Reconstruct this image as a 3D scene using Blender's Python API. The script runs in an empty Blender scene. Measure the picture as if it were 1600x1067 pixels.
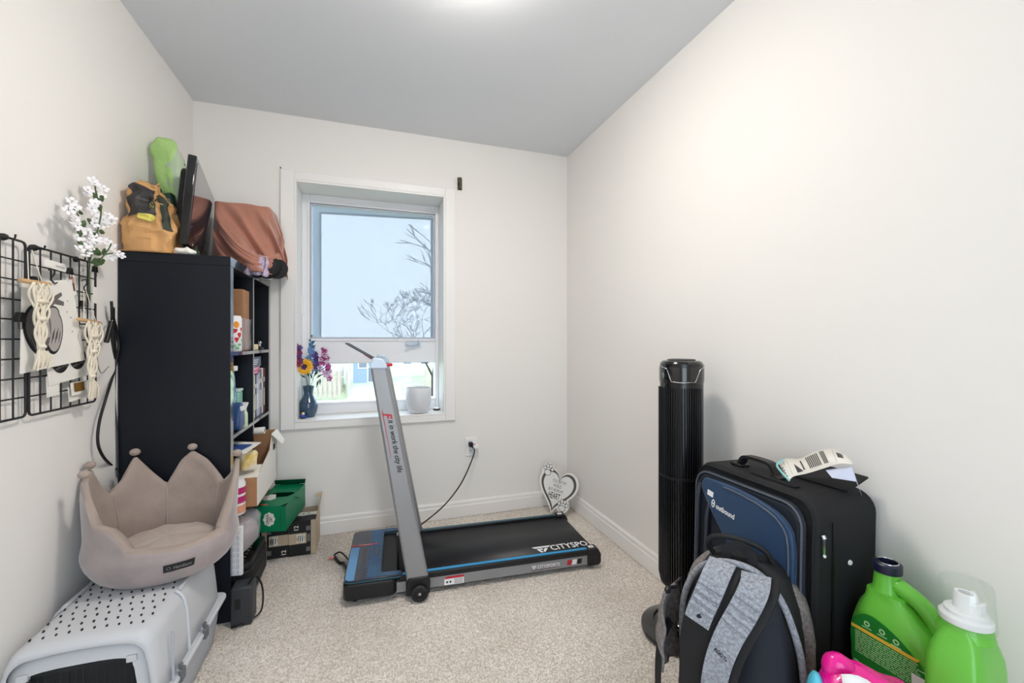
import bpy, math, random
import numpy as np
from math import sin, cos, pi, radians as R_
from mathutils import Vector, Matrix, noise

S = bpy.context.scene
COL = S.collection
V = Vector

# ---------------------------------------------------------------- camera, world, exposure
CAM_H, FOC, YAW = 1.136, 666.0, R_(18.5)
cam = bpy.data.cameras.new('camera')
cam.sensor_width = 36.0
cam.lens = FOC / 1600 * 36
cam.clip_start, cam.clip_end = 0.02, 500
camo = bpy.data.objects.new('camera', cam)
COL.objects.link(camo)
camo.location = (0, 0, CAM_H)
camo.rotation_euler = (pi / 2, 0, -YAW)
S.camera = camo

def s2l(c):
    return tuple(((v / 255) / 12.92 if v <= 10 else ((v / 255 + .055) / 1.055) ** 2.4) for v in c)

W = bpy.data.worlds.new('overcast_sky')
S.world = W
W.use_nodes = True
nt = W.node_tree
bg = nt.nodes['Background']
tc = nt.nodes.new('ShaderNodeTexCoord')
sep = nt.nodes.new('ShaderNodeSeparateXYZ')
rmp = nt.nodes.new('ShaderNodeValToRGB')
nt.links.new(tc.outputs['Generated'], sep.inputs[0])
nt.links.new(sep.outputs[2], rmp.inputs[0])
nt.links.new(rmp.outputs[0], bg.inputs[0])
rmp.color_ramp.elements[0].position = 0.0
rmp.color_ramp.elements[0].color = (0.74, 0.85, 0.96, 1)
rmp.color_ramp.elements[1].position = 0.7
rmp.color_ramp.elements[1].color = (0.68, 0.83, 1.0, 1)
bg.inputs[1].default_value = 4.2          # overcast daylight

LAMP_STRENGTH = 76
LAMP_COLOR = (1.0, 0.93, 0.87)
S.view_settings.view_transform = 'Standard'
S.view_settings.look = 'None'
S.view_settings.gamma = 1
S.view_settings.use_curve_mapping = False
S.view_settings.exposure = 0.07

# ---------------------------------------------------------------- helpers
_F = V((sin(YAW), cos(YAW), 0)); _R = V((cos(YAW), -sin(YAW), 0))
def at(u, v, X=None, Y=None, Z=None):
    """where the line of sight through a photograph pixel meets a real plane"""
    d = _F + _R * ((u - 800) / FOC) + V((0, 0, (533 - v) / FOC))
    t = X / d.x if X is not None else (Y / d.y if Y is not None else (Z - CAM_H) / d.z)
    return V((0, 0, CAM_H)) + d * t

M_ = {}
def mat(name, rgb, rough=.55, metal=0, bump=None, var=None, spec=.5, sheen=0, coat=0, emis=None, alpha=None, rgb2=None, bump2=None, trans=0, band=None):
    m = bpy.data.materials.new(name)
    M_[name] = m
    m.use_nodes = True
    n = m.node_tree; b = n.nodes['Principled BSDF']
    c = s2l(rgb)
    b.inputs['Base Color'].default_value = (*c, 1)
    b.inputs['Roughness'].default_value = rough
    b.inputs['Metallic'].default_value = metal
    b.inputs['Specular IOR Level'].default_value = spec
    if sheen:
        b.inputs['Sheen Weight'].default_value = sheen
        b.inputs['Sheen Roughness'].default_value = .4
    if coat:
        b.inputs['Coat Weight'].default_value = coat
    if trans:
        b.inputs['Transmission Weight'].default_value = trans
    if emis:
        b.inputs['Emission Color'].default_value = (*emis[0], 1)
        b.inputs['Emission Strength'].default_value = emis[1]
    if alpha is not None:
        b.inputs['Alpha'].default_value = alpha
    t = None
    if bump or var or bump2:
        t = n.nodes.new('ShaderNodeTexCoord')
    if var:                                  # (scale, amount) or second colour
        no = n.nodes.new('ShaderNodeTexNoise'); no.inputs['Scale'].default_value = var[0]
        no.inputs['Detail'].default_value = 5
        n.links.new(t.outputs['Object'], no.inputs['Vector'])
        r = n.nodes.new('ShaderNodeValToRGB')
        a = var[1]
        c2 = s2l(rgb2) if rgb2 else tuple(x * (1 - a) for x in c)
        r.color_ramp.elements[0].position = .35; r.color_ramp.elements[1].position = .65
        r.color_ramp.elements[0].color = (*c2, 1)
        r.color_ramp.elements[1].color = (*tuple(min(1, x * (1 + (0 if rgb2 else a * .5))) for x in c), 1)
        n.links.new(no.outputs[0], r.inputs[0]); n.links.new(r.outputs[0], b.inputs['Base Color'])
    prev = None
    for q in (bump, bump2):
        if not q: continue
        no = n.nodes.new('ShaderNodeTexNoise'); no.inputs['Scale'].default_value = q[0]
        no.inputs['Detail'].default_value = 4
        n.links.new(t.outputs['Object'], no.inputs['Vector'])
        bu = n.nodes.new('ShaderNodeBump'); bu.inputs['Strength'].default_value = q[1]
        bu.inputs['Distance'].default_value = q[2] if len(q) > 2 else .002
        n.links.new(no.outputs[0], bu.inputs['Height'])
        if prev: n.links.new(prev.outputs[0], bu.inputs['Normal'])
        prev = bu
    if prev: n.links.new(prev.outputs[0], b.inputs['Normal'])
    return m

def glassy(name, tint=(1, 1, 1), gloss=.08, rough=.02):
    m = bpy.data.materials.new(name); M_[name] = m
    m.use_nodes = True
    n = m.node_tree; n.nodes.clear()
    o = n.nodes.new('ShaderNodeOutputMaterial'); mx = n.nodes.new('ShaderNodeMixShader')
    tr = n.nodes.new('ShaderNodeBsdfTransparent'); gl = n.nodes.new('ShaderNodeBsdfGlossy')
    tr.inputs[0].default_value = (*tint, 1); gl.inputs['Roughness'].default_value = rough
    mx.inputs[0].default_value = gloss
    n.links.new(tr.outputs[0], mx.inputs[1]); n.links.new(gl.outputs[0], mx.inputs[2]); n.links.new(mx.outputs[0], o.inputs[0])
    return m

def veil(name, rgb, cover):
    """woven mesh or thin film: part see-through, part matt"""
    m = bpy.data.materials.new(name); M_[name] = m
    m.use_nodes = True
    n = m.node_tree; n.nodes.clear()
    o = n.nodes.new('ShaderNodeOutputMaterial'); mx = n.nodes.new('ShaderNodeMixShader')
    tr = n.nodes.new('ShaderNodeBsdfTransparent'); df = n.nodes.new('ShaderNodeBsdfDiffuse')
    df.inputs[0].default_value = (*s2l(rgb), 1); mx.inputs[0].default_value = cover
    n.links.new(tr.outputs[0], mx.inputs[1]); n.links.new(df.outputs[0], mx.inputs[2]); n.links.new(mx.outputs[0], o.inputs[0])
    return m

class G:
    """collects geometry for ONE mesh"""
    def __init__(s): s.v = []; s.f = []; s.m = []
    def add(s, vs, fs, m=0):
        o = len(s.v); s.v += [tuple(p) for p in vs]
        s.f += [tuple(i + o for i in f) for f in fs]; s.m += [m] * len(fs)
        return s
    def box(s, x0, x1, y0, y1, z0, z1, m=0, T=None):
        vs = [V((x, y, z)) for z in (z0, z1) for y in (y0, y1) for x in (x0, x1)]
        if T: vs = [T @ p for p in vs]
        return s.add(vs, [(0, 2, 3, 1), (4, 5, 7, 6), (0, 1, 5, 4), (2, 6, 7, 3), (0, 4, 6, 2), (1, 3, 7, 5)], m)
    def surf(s, f, nu, nv, cu=False, cv=False, m=0, flip=False):
        vs = [f(i / (nu if cu else nu - 1), j / (nv if cv else nv - 1)) for j in range(nv) for i in range(nu)]
        fs = []
        for j in range(nv if cv else nv - 1):
            for i in range(nu if cu else nu - 1):
                a, b = j * nu + i, j * nu + (i + 1) % nu
                c, d = ((j + 1) % nv) * nu + (i + 1) % nu, ((j + 1) % nv) * nu + i
                fs.append((d, c, b, a) if flip else (a, b, c, d))
        return s.add(vs, fs, m)
    def lathe(s, prof, c=(0, 0, 0), n=24, m=0, T=None, sx=1, sy=1):
        c = V(c)
        vs, fs = [], []
        for r, z in prof:
            for i in range(n):
                a = 2 * pi * i / n
                p = V((r * cos(a) * sx, r * sin(a) * sy, z)) + c
                vs.append(T @ p if T else p)
        for j in range(len(prof) - 1):
            for i in range(n):
                k = (i + 1) % n
                fs.append((j * n + i, j * n + k, (j + 1) * n + k, (j + 1) * n + i))
        if prof[0][0] > 1e-5: fs.append(tuple(range(n - 1, -1, -1)))
        if prof[-1][0] > 1e-5: fs.append(tuple((len(prof) - 1) * n + i for i in range(n)))
        return s.add(vs, fs, m)
    def tube(s, pts, r, n=8, m=0, closed=False):
        pts = [V(p) for p in pts]; N = len(pts)
        rr = r if isinstance(r, (list, tuple)) else [r] * N
        vs, fs = [], []
        up = None
        for i, p in enumerate(pts):
            if closed: t = pts[(i + 1) % N] - pts[i - 1]
            else: t = pts[min(i + 1, N - 1)] - pts[max(i - 1, 0)]
            t.normalize()
            if up is None:
                up = t.orthogonal().normalized()
            up = (up - t * up.dot(t)).normalized()
            w = t.cross(up)
            for k in range(n):
                a = 2 * pi * k / n
                vs.append(p + (up * cos(a) + w * sin(a)) * rr[i])
        for i in range(N if closed else N - 1):
            j = (i + 1) % N
            for k in range(n):
                l = (k + 1) % n
                fs.append((i * n + k, i * n + l, j * n + l, j * n + k))
        if not closed:
            fs.append(tuple(range(n - 1, -1, -1))); fs.append(tuple((N - 1) * n + k for k in range(n)))
        return s.add(vs, fs, m)
    def strip(s, pts, w, t, up=(0, 0, 1), m=0, ws=None):
        """flat ribbon along pts, width w across, thickness t"""
        pts = [V(p) for p in pts]; N = len(pts); vs = []; fs = []
        for i, p in enumerate(pts):
            tg = (pts[min(i + 1, N - 1)] - pts[max(i - 1, 0)]).normalized()
            u = V(up[i]) if isinstance(up, list) else V(up)
            side = tg.cross(u)
            side = side.normalized() if side.length > 1e-6 else tg.orthogonal().normalized()
            nn = side.cross(tg)
            ww = (ws[i] if ws else w) / 2
            for a, b in ((-1, -1), (1, -1), (1, 1), (-1, 1)):
                vs.append(p + side * a * ww + nn * b * t / 2)
        for i in range(N - 1):
            for k in range(4):
                l = (k + 1) % 4
                fs.append((i * 4 + k, i * 4 + l, i * 4 + 4 + l, i * 4 + 4 + k))
        fs.append((3, 2, 1, 0)); fs.append(tuple((N - 1) * 4 + k for k in range(4)))
        return s.add(vs, fs, m)
    def prism(s, outl, t, T=None, m=0, z0=0):
        n = len(outl)
        vs = [V((x, y, z0)) for x, y in outl] + [V((x, y, z0 + t)) for x, y in outl]
        if T: vs = [T @ p for p in vs]
        fs = [tuple(range(n - 1, -1, -1)), tuple(range(n, 2 * n))]
        fs += [(i, (i + 1) % n, n + (i + 1) % n, n + i) for i in range(n)]
        return s.add(vs, fs, m)
    def ring(s, outl, inn, t, T=None, m=0, z0=0):
        """plate between two outlines with the same number of points"""
        n = len(outl)
        vs = [V((x, y, z)) for z in (z0, z0 + t) for L in (outl, inn) for x, y in L]
        if T: vs = [T @ p for p in vs]
        fs = []
        for i in range(n):
            j = (i + 1) % n
            fs += [(i, n + i, n + j, j), (2 * n + i, 2 * n + j, 3 * n + j, 3 * n + i), (i, j, 2 * n + j, 2 * n + i), (n + i, 3 * n + i, 3 * n + j, n + j)]
        return s.add(vs, fs, m)
    def ball(s, c, r, nu=12, nv=8, m=0, fn=None, e=1.0, T=None):
        r = V(r) if hasattr(r, '__len__') else V((r, r, r)); c = V(c)
        sg = lambda x: math.copysign(abs(x) ** e, x)
        vs = [c + V((0, 0, -r.z))]; 
        for j in range(1, nv):
            ph = -pi / 2 + pi * j / nv
            for i in range(nu):
                a = 2 * pi * i / nu
                p = V((sg(cos(ph)) * sg(cos(a)) * r.x, sg(cos(ph)) * sg(sin(a)) * r.y, sg(sin(ph)) * r.z))
                vs.append(c + p)
        vs.append(c + V((0, 0, r.z)))
        if fn: vs = [fn(p) for p in vs]
        if T: vs = [T @ p for p in vs]
        fs = [(0, 1 + (i + 1) % nu, 1 + i) for i in range(nu)]
        for j in range(nv - 2):
            for i in range(nu):
                k = (i + 1) % nu
                fs.append((1 + j * nu + i, 1 + j * nu + k, 1 + (j + 1) * nu + k, 1 + (j + 1) * nu + i))
        top = len(vs) - 1; b = 1 + (nv - 2) * nu
        fs += [(b + i, b + (i + 1) % nu, top) for i in range(nu)]
        return s.add(vs, fs, m)

def build(name, g, m, parent=None, sm=None, bev=0, solid=0, sub=0, label=None, stuff=False, loc=None, rot=None, M=None):
    me = bpy.data.meshes.new(name)
    me.from_pydata(g.v, [], g.f); me.update()
    ms = m if isinstance(m, (list, tuple)) else [m]
    for k in ms: me.materials.append(M_[k] if isinstance(k, str) else k)
    if len(ms) > 1: me.polygons.foreach_set('material_index', g.m)
    if sm is not None:
        me.polygons.foreach_set('use_smooth', [True] * len(me.polygons))
        me.set_sharp_from_angle(angle=R_(sm))
    o = bpy.data.objects.new(name, me); COL.objects.link(o)
    if solid:
        q = o.modifiers.new('solidify', 'SOLIDIFY'); q.thickness = abs(solid); q.offset = -1 if solid > 0 else 1
    if sub:
        q = o.modifiers.new('subsurf', 'SUBSURF'); q.levels = q.render_levels = sub
    if bev:
        q = o.modifiers.new('bevel', 'BEVEL'); q.width = bev; q.segments = 2; q.limit_method = 'ANGLE'; q.angle_limit = R_(40)
        if sm is None:
            me.polygons.foreach_set('use_smooth', [True] * len(me.polygons)); me.set_sharp_from_angle(angle=R_(50))
            q.harden_normals = False
    if parent: o.parent = parent
    if loc: o.location = loc
    if rot: o.rotation_euler = rot
    if M is not None: o.matrix_basis = M
    if label: o['label'] = label
    if stuff: o['kind'] = 'stuff'
    return o

def tag(o, label, cat, group=None):
    o['label'] = label; o['category'] = cat
    if group: o['group'] = group
    return o
def thing(name, label, cat, loc=(0, 0, 0), rz=0, group=None, rot=None):
    o = bpy.data.objects.new(name, None); COL.objects.link(o)
    o.empty_display_size = .05
    o.location = loc; o.rotation_euler = rot if rot else (0, 0, rz)
    return tag(o, label, cat, group)
def setting(name, label=None, g=None, m=None, **k):
    if g is None:
        o = bpy.data.objects.new(name, None); COL.objects.link(o)
    else: o = build(name, g, m, **k)
    o['kind'] = 'structure'
    if label: o['label'] = label
    return o
def dup(o, parent=None):
    c = o.copy(); COL.objects.link(c)
    if parent: c.parent = parent
    for ch in list(o.children): dup(ch, c)
    return c
def frame(o, x, y):
    x = V(x).normalized(); z = x.cross(V(y)).normalized(); y = z.cross(x)
    return Matrix(((x.x, y.x, z.x, o[0]), (x.y, y.y, z.y, o[1]), (x.z, y.z, z.z, o[2]), (0, 0, 0, 1)))
def text(s, m, parent, T, w=None, h=None, name='lettering', t=.0006, shear=0, sp=1, bold=0, label=None, warp=None):
    cu = bpy.data.curves.new('lettering', 'FONT'); cu.body = s; cu.extrude = .0; cu.shear = shear; cu.space_character = sp
    cu.offset = bold; cu.resolution_u = 3; cu.align_x = 'CENTER'; cu.space_line = .9
    ob = bpy.data.objects.new('lettering', cu); COL.objects.link(ob)
    dg = bpy.context.evaluated_depsgraph_get()
    me = bpy.data.meshes.new_from_object(ob.evaluated_get(dg))
    bpy.data.objects.remove(ob); bpy.data.curves.remove(cu)
    vs = [v.co.copy() for v in me.vertices]
    x0, x1 = min(v.x for v in vs), max(v.x for v in vs); y0, y1 = min(v.y for v in vs), max(v.y for v in vs)
    kx = w / (x1 - x0) if w else None; ky = h / (y1 - y0) if h else None
    kx = kx or ky; ky = ky or kx
    for v in me.vertices:
        x, y = (v.co.x - (x0 + x1) / 2) * kx, (v.co.y - (y0 + y1) / 2) * ky
        p = V((x, y, t))
        if warp: p = warp(p)
        v.co = T @ p
    me.materials.clear(); me.materials.append(M_[m])
    o = bpy.data.objects.new(name, me); COL.objects.link(o)
    if parent: o.parent = parent
    if label: o['label'] = label
    return o
def rr(w, h, r, n=4, cx=0, cy=0):
    """rounded rectangle outline"""
    o = []
    for k, (sx, sy) in enumerate(((1, 1), (-1, 1), (-1, -1), (1, -1))):
        for i in range(n + 1):
            a = pi / 2 * (k + i / n)
            o.append((cx + sx * (w / 2 - r) + r * cos(a), cy + sy * (h / 2 - r) + r * sin(a)))
    return o
def oval(w, h, n=20, cx=0, cy=0): return [(cx + w / 2 * cos(2 * pi * i / n), cy + h / 2 * sin(2 * pi * i / n)) for i in range(n)]
def nz(p, s=1, seed=0): return noise.noise(V(p) * s + V((seed * 7.3, seed * 3.1, seed)))
def lerp(a, b, t): return a + (b - a) * t
def interp(tab, x):
    for (x0, y0), (x1, y1) in zip(tab, tab[1:]):
        if x <= x1:
            t = max(0, (x - x0) / (x1 - x0)); t = t * t * (3 - 2 * t)
            return y0 + (y1 - y0) * t
    return tab[-1][1]
def spline(pts, n=8):
    pts = [V(p) for p in pts]; out = []
    P = [pts[0] * 2 - pts[1]] + pts + [pts[-1] * 2 - pts[-2]]
    for i in range(1, len(P) - 2):
        for k in range(n):
            t = k / n
            a, b, c, d = P[i - 1], P[i], P[i + 1], P[i + 2]
            out.append(.5 * ((2 * b) + (c - a) * t + (2 * a - 5 * b + 4 * c - d) * t * t + (3 * b - a - 3 * c + d) * t ** 3))
    return out + [pts[-1]]
def link_obj(o): return o

# ---------------------------------------------------------------- materials
mat('wall_paint', (241, 238, 233), .75, bump=(90, .12, .001))
mat('ceiling_paint', (226, 229, 233), .85, bump=(120, .15, .001))
mat('trim_paint', (245, 243, 240), .4, bump=(30, .02))
mat('vinyl', (240, 240, 243), .35)
mat('sash_vinyl', (205, 220, 238), .4)
mat('black', (10, 10, 12), .45)
mat('black_gloss', (8, 8, 10), .12, coat=.5)
mat('black_matt', (13, 14, 17), .7)
mat('dark_grey', (52, 54, 58), .5)
mat('grey', (128, 128, 130), .5)
mat('white', (240, 240, 240), .45)
mat('paper', (240, 237, 230), .8)
mat('paper_grey', (150, 150, 150), .8)
mat('ink', (25, 25, 27), .7)
mat('chrome', (210, 210, 215), .2, 1)
mat('red', (196, 32, 44), .45)
mat('green_leaf', (66, 92, 52), .6, var=(40, .3))
mat('gold', (236, 184, 40), .5)
# ================================================================ ROOM
XL, XR, YB, YF, H = -.904, 1.324, 2.735, -.62, 2.44
# carpet ----------------------------------------------------------
cm = bpy.data.materials.new('carpet'); M_['carpet'] = cm
cm.use_nodes = True; n = cm.node_tree; b = n.nodes['Principled BSDF']
b.inputs['Roughness'].default_value = .95; b.inputs['Specular IOR Level'].default_value = .1
b.inputs['Sheen Weight'].default_value = .3
t = n.nodes.new('ShaderNodeTexCoord')
n1 = n.nodes.new('ShaderNodeTexNoise'); n1.inputs['Scale'].default_value = 170; n1.inputs['Detail'].default_value = 3
n2 = n.nodes.new('ShaderNodeTexNoise'); n2.inputs['Scale'].default_value = 3.2; n2.inputs['Detail'].default_value = 4
for q in (n1, n2): n.links.new(t.outputs['Object'], q.inputs['Vector'])
r1 = n.nodes.new('ShaderNodeValToRGB'); r1.color_ramp.elements[0].position = .36; r1.color_ramp.elements[1].position = .62
r1.color_ramp.elements[0].color = (*s2l((196, 184, 170)), 1); r1.color_ramp.elements[1].color = (*s2l((250, 242, 233)), 1)
r2 = n.nodes.new('ShaderNodeValToRGB'); r2.color_ramp.elements[0].position = .38; r2.color_ramp.elements[1].position = .62
r2.color_ramp.elements[0].color = (.90, .885, .87, 1); r2.color_ramp.elements[1].color = (1, 1, 1, 1)
mx = n.nodes.new('ShaderNodeMixRGB'); mx.blend_type = 'MULTIPLY'; mx.inputs[0].default_value = 1
n.links.new(n1.outputs[0], r1.inputs[0]); n.links.new(n2.outputs[0], r2.inputs[0])
n.links.new(r1.outputs[0], mx.inputs[1]); n.links.new(r2.outputs[0], mx.inputs[2]); n.links.new(mx.outputs[0], b.inputs['Base Color'])
bu = n.nodes.new('ShaderNodeBump'); bu.inputs['Strength'].default_value = .7; bu.inputs['Distance'].default_value = .004
n.links.new(n1.outputs[0], bu.inputs['Height']); n.links.new(bu.outputs[0], b.inputs['Normal'])

rng = np.random.default_rng(4)
nx, ny = 330, 330
xs = np.linspace(XL, XR, nx); ys = np.linspace(.75, YB, ny)
gx, gy = np.meshgrid(xs, ys)
gz = -rng.random((ny, nx)) ** 1.3 * .0065
jx = gx + (rng.random((ny, nx)) - .5) * .004; jy = gy + (rng.random((ny, nx)) - .5) * .004
for e in (0, -1):
    jx[:, e] = gx[:, e]; jy[e, :] = gy[e, :]
vs = np.stack([jx, jy, gz], -1).reshape(-1, 3)
I = np.arange(nx * ny).reshape(ny, nx)
fs = np.stack([I[:-1, :-1], I[:-1, 1:], I[1:, 1:], I[1:, :-1]], -1).reshape(-1, 4)
base = len(vs)
extra = np.array([(XL, YF, -.003), (XR, YF, -.003), (XR, .752, -.003), (XL, .752, -.003)])
me = bpy.data.meshes.new('floor')
me.vertices.add(base + 4); me.vertices.foreach_set('co', np.concatenate([vs, extra]).ravel())
fs = np.concatenate([fs, [[base, base + 1, base + 2, base + 3]]])
me.loops.add(fs.size); me.loops.foreach_set('vertex_index', fs.ravel())
me.polygons.add(len(fs)); me.polygons.foreach_set('loop_start', np.arange(0, fs.size, 4)); me.polygons.foreach_set('loop_total', np.full(len(fs), 4))
me.update(); me.validate(); me.materials.append(cm)
floor = bpy.data.objects.new('floor', me); COL.objects.link(floor); floor['kind'] = 'structure'
floor['label'] = 'beige cut pile carpet'

T_ = .16
setting('wall_left', None, G().box(XL - T_, XL, YF, YB + .25, -.05, H + .02), 'wall_paint')
setting('wall_right', None, G().box(XR, XR + T_, YF, YB + .25, -.05, H + .02), 'wall_paint')
DX0, DX1, DH = -.30, .62, 2.06          # unseen doorway added behind the camera so open sky gives cool fill
g = G().box(XL - T_, DX0, YF - T_, YF, -.05, H + .02).box(DX1, XR + T_, YF - T_, YF, -.05, H + .02).box(DX0, DX1, YF - T_, YF, DH, H + .02)
setting('wall_front', None, g, 'wall_paint')
g = G().box(DX0 - .06, DX0, YF, YF + .015, 0, DH + .06).box(DX1, DX1 + .06, YF, YF + .015, 0, DH + .06).box(DX0, DX1, YF, YF + .015, DH, DH + .06)
setting('trim_added_doorway', None, g, 'trim_paint')  # casing round the added fill opening
setting('floor_added_hall', None, G().box(XL - T_, XR + T_, YF - 1.4, YF, -.06, -.003), 'carpet')  # unseen floor outside the added doorway, open to the sky
setting('ceiling', None, G().box(XL, XR, YF, YB, H, H + .1), 'ceiling_paint')
# back wall with the window opening
WX0, WX1, WZ0, WZ1 = -.404, .455, .672, 2.063
DW = .245
g = G()
for x0, x1, z0, z1 in ((XL, WX0, -.05, H), (WX1, XR, -.05, H), (WX0, WX1, -.05, WZ0), (WX0, WX1, WZ1, H)):
    g.box(x0, x1, YB, YB + DW, z0, z1)
setting('wall_back', None, g, 'wall_paint')
# baseboards: stepped profile
def baseboard(name, p0, p1, nrm):
    prof = [(0, 0), (.014, 0), (.014, .072), (.0105, .077), (.0105, .094), (.006, .103), (0, .103)]
    g = G(); vs = []
    for p in (V(p0), V(p1)):
        for d, z in prof: vs.append(p + V(nrm) * d + V((0, 0, z)))
    k = len(prof)
    fs = [(i, i + 1, k + i + 1, k + i) for i in range(k - 1)] + [tuple(range(k)), tuple(range(2 * k - 1, k - 1, -1))]
    g.add(vs, fs)
    return setting(name, None, g, 'trim_paint')
baseboard('baseboard_back', (XL + .015, YB, 0), (XR - .015, YB, 0), (0, -1, 0))
baseboard('baseboard_right', (XR, YF, 0), (XR, YB, 0), (-1, 0, 0))
baseboard('baseboard_left', (XL, YF, 0), (XL, YB, 0), (1, 0, 0))

# ================================================================ WINDOW
win = setting('window_1', 'white framed window with casement sash above a fixed pane')
win.location = (0, 0, 0)
ox0, ox1, oz0, oz1 = -.482, .527, .628, 2.118
def ringbox(g, X0, X1, Z0, Z1, l, r_, b_, t_, y0, y1, m=0):
    g.box(X0, X0 + l, y0, y1, Z0, Z1, m); g.box(X1 - r_, X1, y0, y1, Z0, Z1, m)
    g.box(X0 + l, X1 - r_, y0, y1, Z0, Z0 + b_, m); g.box(X0 + l, X1 - r_, y0, y1, Z1 - t_, Z1, m)
g = G()
ringbox(g, ox0, ox1, oz0, oz1, WX0 - ox0 - .006, ox1 - WX1 - .006, WZ0 - oz0 - .004, oz1 - WZ1 - .006, YB - .016, YB)
build('casing', g, 'trim_paint', win, bev=.004)
g = G()
ringbox(g, WX0 - .006, WX1 + .006, WZ0 - .004, WZ1 + .006, .012, .012, .01, .012, YB - .016, YB + DW - .002)
build('jamb', g, 'trim_paint', win, bev=.002)
X0, X1, Z0, Z1 = WX0 + .006, WX1 - .006, WZ0 + .006, WZ1 - .006
yf = YB + DW - .055                      # front of the vinyl frame
fo = at(484, 400, Y=yf).x; fr = at(680, 400, Y=yf).x
ft = 1.136 + (533 - 316) / 666 * ((V((fo, yf, 0))).dot(_F)); fb = 1.136 + (533 - 529) / 666 * 2.85
g = G()
g.box(X0, fo, yf, yf + .1, Z0, Z1); g.box(fr, X1, yf, yf + .1, Z0, Z1)
g.box(fo, fr, yf, yf + .1, ft, Z1)
zm0 = 1.136 - (566 - 533) / 666 * 2.85
g.box(fo, fr, yf, yf + .1, zm0, fb)       # mullion
zl = 1.136 - (626 - 533) / 666 * 2.75
g.box(fo, fr, yf, yf + .1, Z0, zl)
build('frame', g, 'vinyl', win, bev=.003)
# raised beads on the frame
g = G()
ringbox(g, fo - .012, fr + .012, fb - .014, ft + .012, .012, .012, .014, .012, yf - .008, yf + .01)
ringbox(g, fo - .012, fr + .012, zl - .012, zm0 + .014, .010, .010, .010, .010, yf - .006, yf + .01)
build('bead', g, 'vinyl', win, bev=.002)
# insect screen
sc = G(); ringbox(sc, fo, fr, fb, ft, .011, .011, .011, .011, yf + .008, yf + .016)
sf = build('screen_frame', sc, mat('screen_frame', (196, 200, 210), .5), win)
veil('screen_mesh', (168, 183, 197), .58)
build('screen_mesh', G().box(fo + .011, fr - .011, yf + .0115, yf + .0125, fb + .011, ft - .011), 'screen_mesh', sf)
# casement sash, hinged on the right and swung outwards
sw, sh = fr - fo + .055, ft - fb + .085
sash = bpy.data.objects.new('sash', None); COL.objects.link(sash); sash.parent = win
sash.location = (fr + .042, yf + .103, fb - .035); sash.rotation_euler = (0, 0, R_(-6.5))
g = G(); ringbox(g, -sw, 0, 0, sh, .046, .052, .03, .05, 0, .045)
build('sash_frame', g, 'sash_vinyl', sash, bev=.004)
g = G(); ringbox(g, -sw + .046, -.052, .03, sh - .05, .006, .006, .006, .006, -.004, .02)
build('glazing_gasket', g, mat('gasket', (60, 88, 108), .5), sash)
glassy('window_glass', (.97, .99, 1.0), .05)
build('pane', G().box(-sw + .05, -.05, .02, .024, .025, sh - .045), 'window_glass', sash)
build('pane', G().box(fo - .002, fr + .002, yf + .05, yf + .054, zl - .005, zm0 + .005), 'window_glass', win)
# lock lever on the left stile
c = at(472, 478, Y=yf)
g = G().box(c.x - .011, c.x + .011, yf - .006, yf, c.z - .055, c.z + .055)
k = build('lock_lever', g, 'vinyl', win, bev=.003)
build('lever_arm', G().box(c.x - .005, c.x + .006, yf - .018, yf - .006, c.z - .045, c.z + .03), 'white', k, bev=.003)
# crank operator
c = at(645, 537, Y=yf - .01)
g = G().box(c.x - .05, c.x + .052, yf - .02, yf, c.z - .013, c.z + .012)
k = build('crank_operator', g, mat('hardware', (206, 218, 232), .35), win, bev=.006)
g = G().tube([(c.x + .035, yf - .02, c.z), (c.x + .035, yf - .05, c.z + .012), (c.x + .03, yf - .055, c.z + .02)], .009)
g.strip([(c.x + .035, yf - .05, c.z + .015), (c.x - .04, yf - .052, c.z + .004)], .012, .007, up=(0, -1, 0))
g.ball((c.x - .042, yf - .056, c.z + .004), .009)
build('crank_handle', g, 'hardware', k, sm=40)
# small things fixed to the wall
g = G().box(-.006, .008, -.028, -.004, -.036, .034).box(-.014, .016, -.004, 0, -.04, .038).box(-.018, -.006, -.034, -.026, -.006, .03)
c = at(718, 287, Y=YB)
tag(build('curtain_bracket', g, mat('bracket_metal', (88, 82, 66), .35, .7), loc=(c.x, YB, c.z), bev=.001), 'small bare metal curtain bracket on the wall at the window top right corner', 'bracket')
c = at(439, 263, Y=YB)
g = G().tube([(0, 0, 0), (0, -.014, .002)], .0015).ball((0, -.014, .002), .0035)
tag(build('nail', g, 'dark_grey', loc=(c.x, YB, c.z)), 'small nail in the wall above the window casing left corner', 'nail')

# ================================================================ CEILING LIGHT (just above the frame)
cl = thing('ceiling_light', 'round white flush ceiling light glowing above the treadmill', 'ceiling light', (.30, 1.33, H))
build('mounting_ring', G().lathe([(.0, 0), (.150, 0), (.150, -.018), (.0, -.018)][::-1], n=40), 'white', cl, sm=40)
mat('lamp_glass', (255, 250, 240), .4, emis=(LAMP_COLOR, LAMP_STRENGTH))
pr = [(0.0, -.075)] + [(.145 * sin(a * pi / 16), -.018 - .057 * cos(a * pi / 16)) for a in range(1, 9)]
build('glass_shade', G().lathe(pr, n=32), 'lamp_glass', cl, sm=60)

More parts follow.
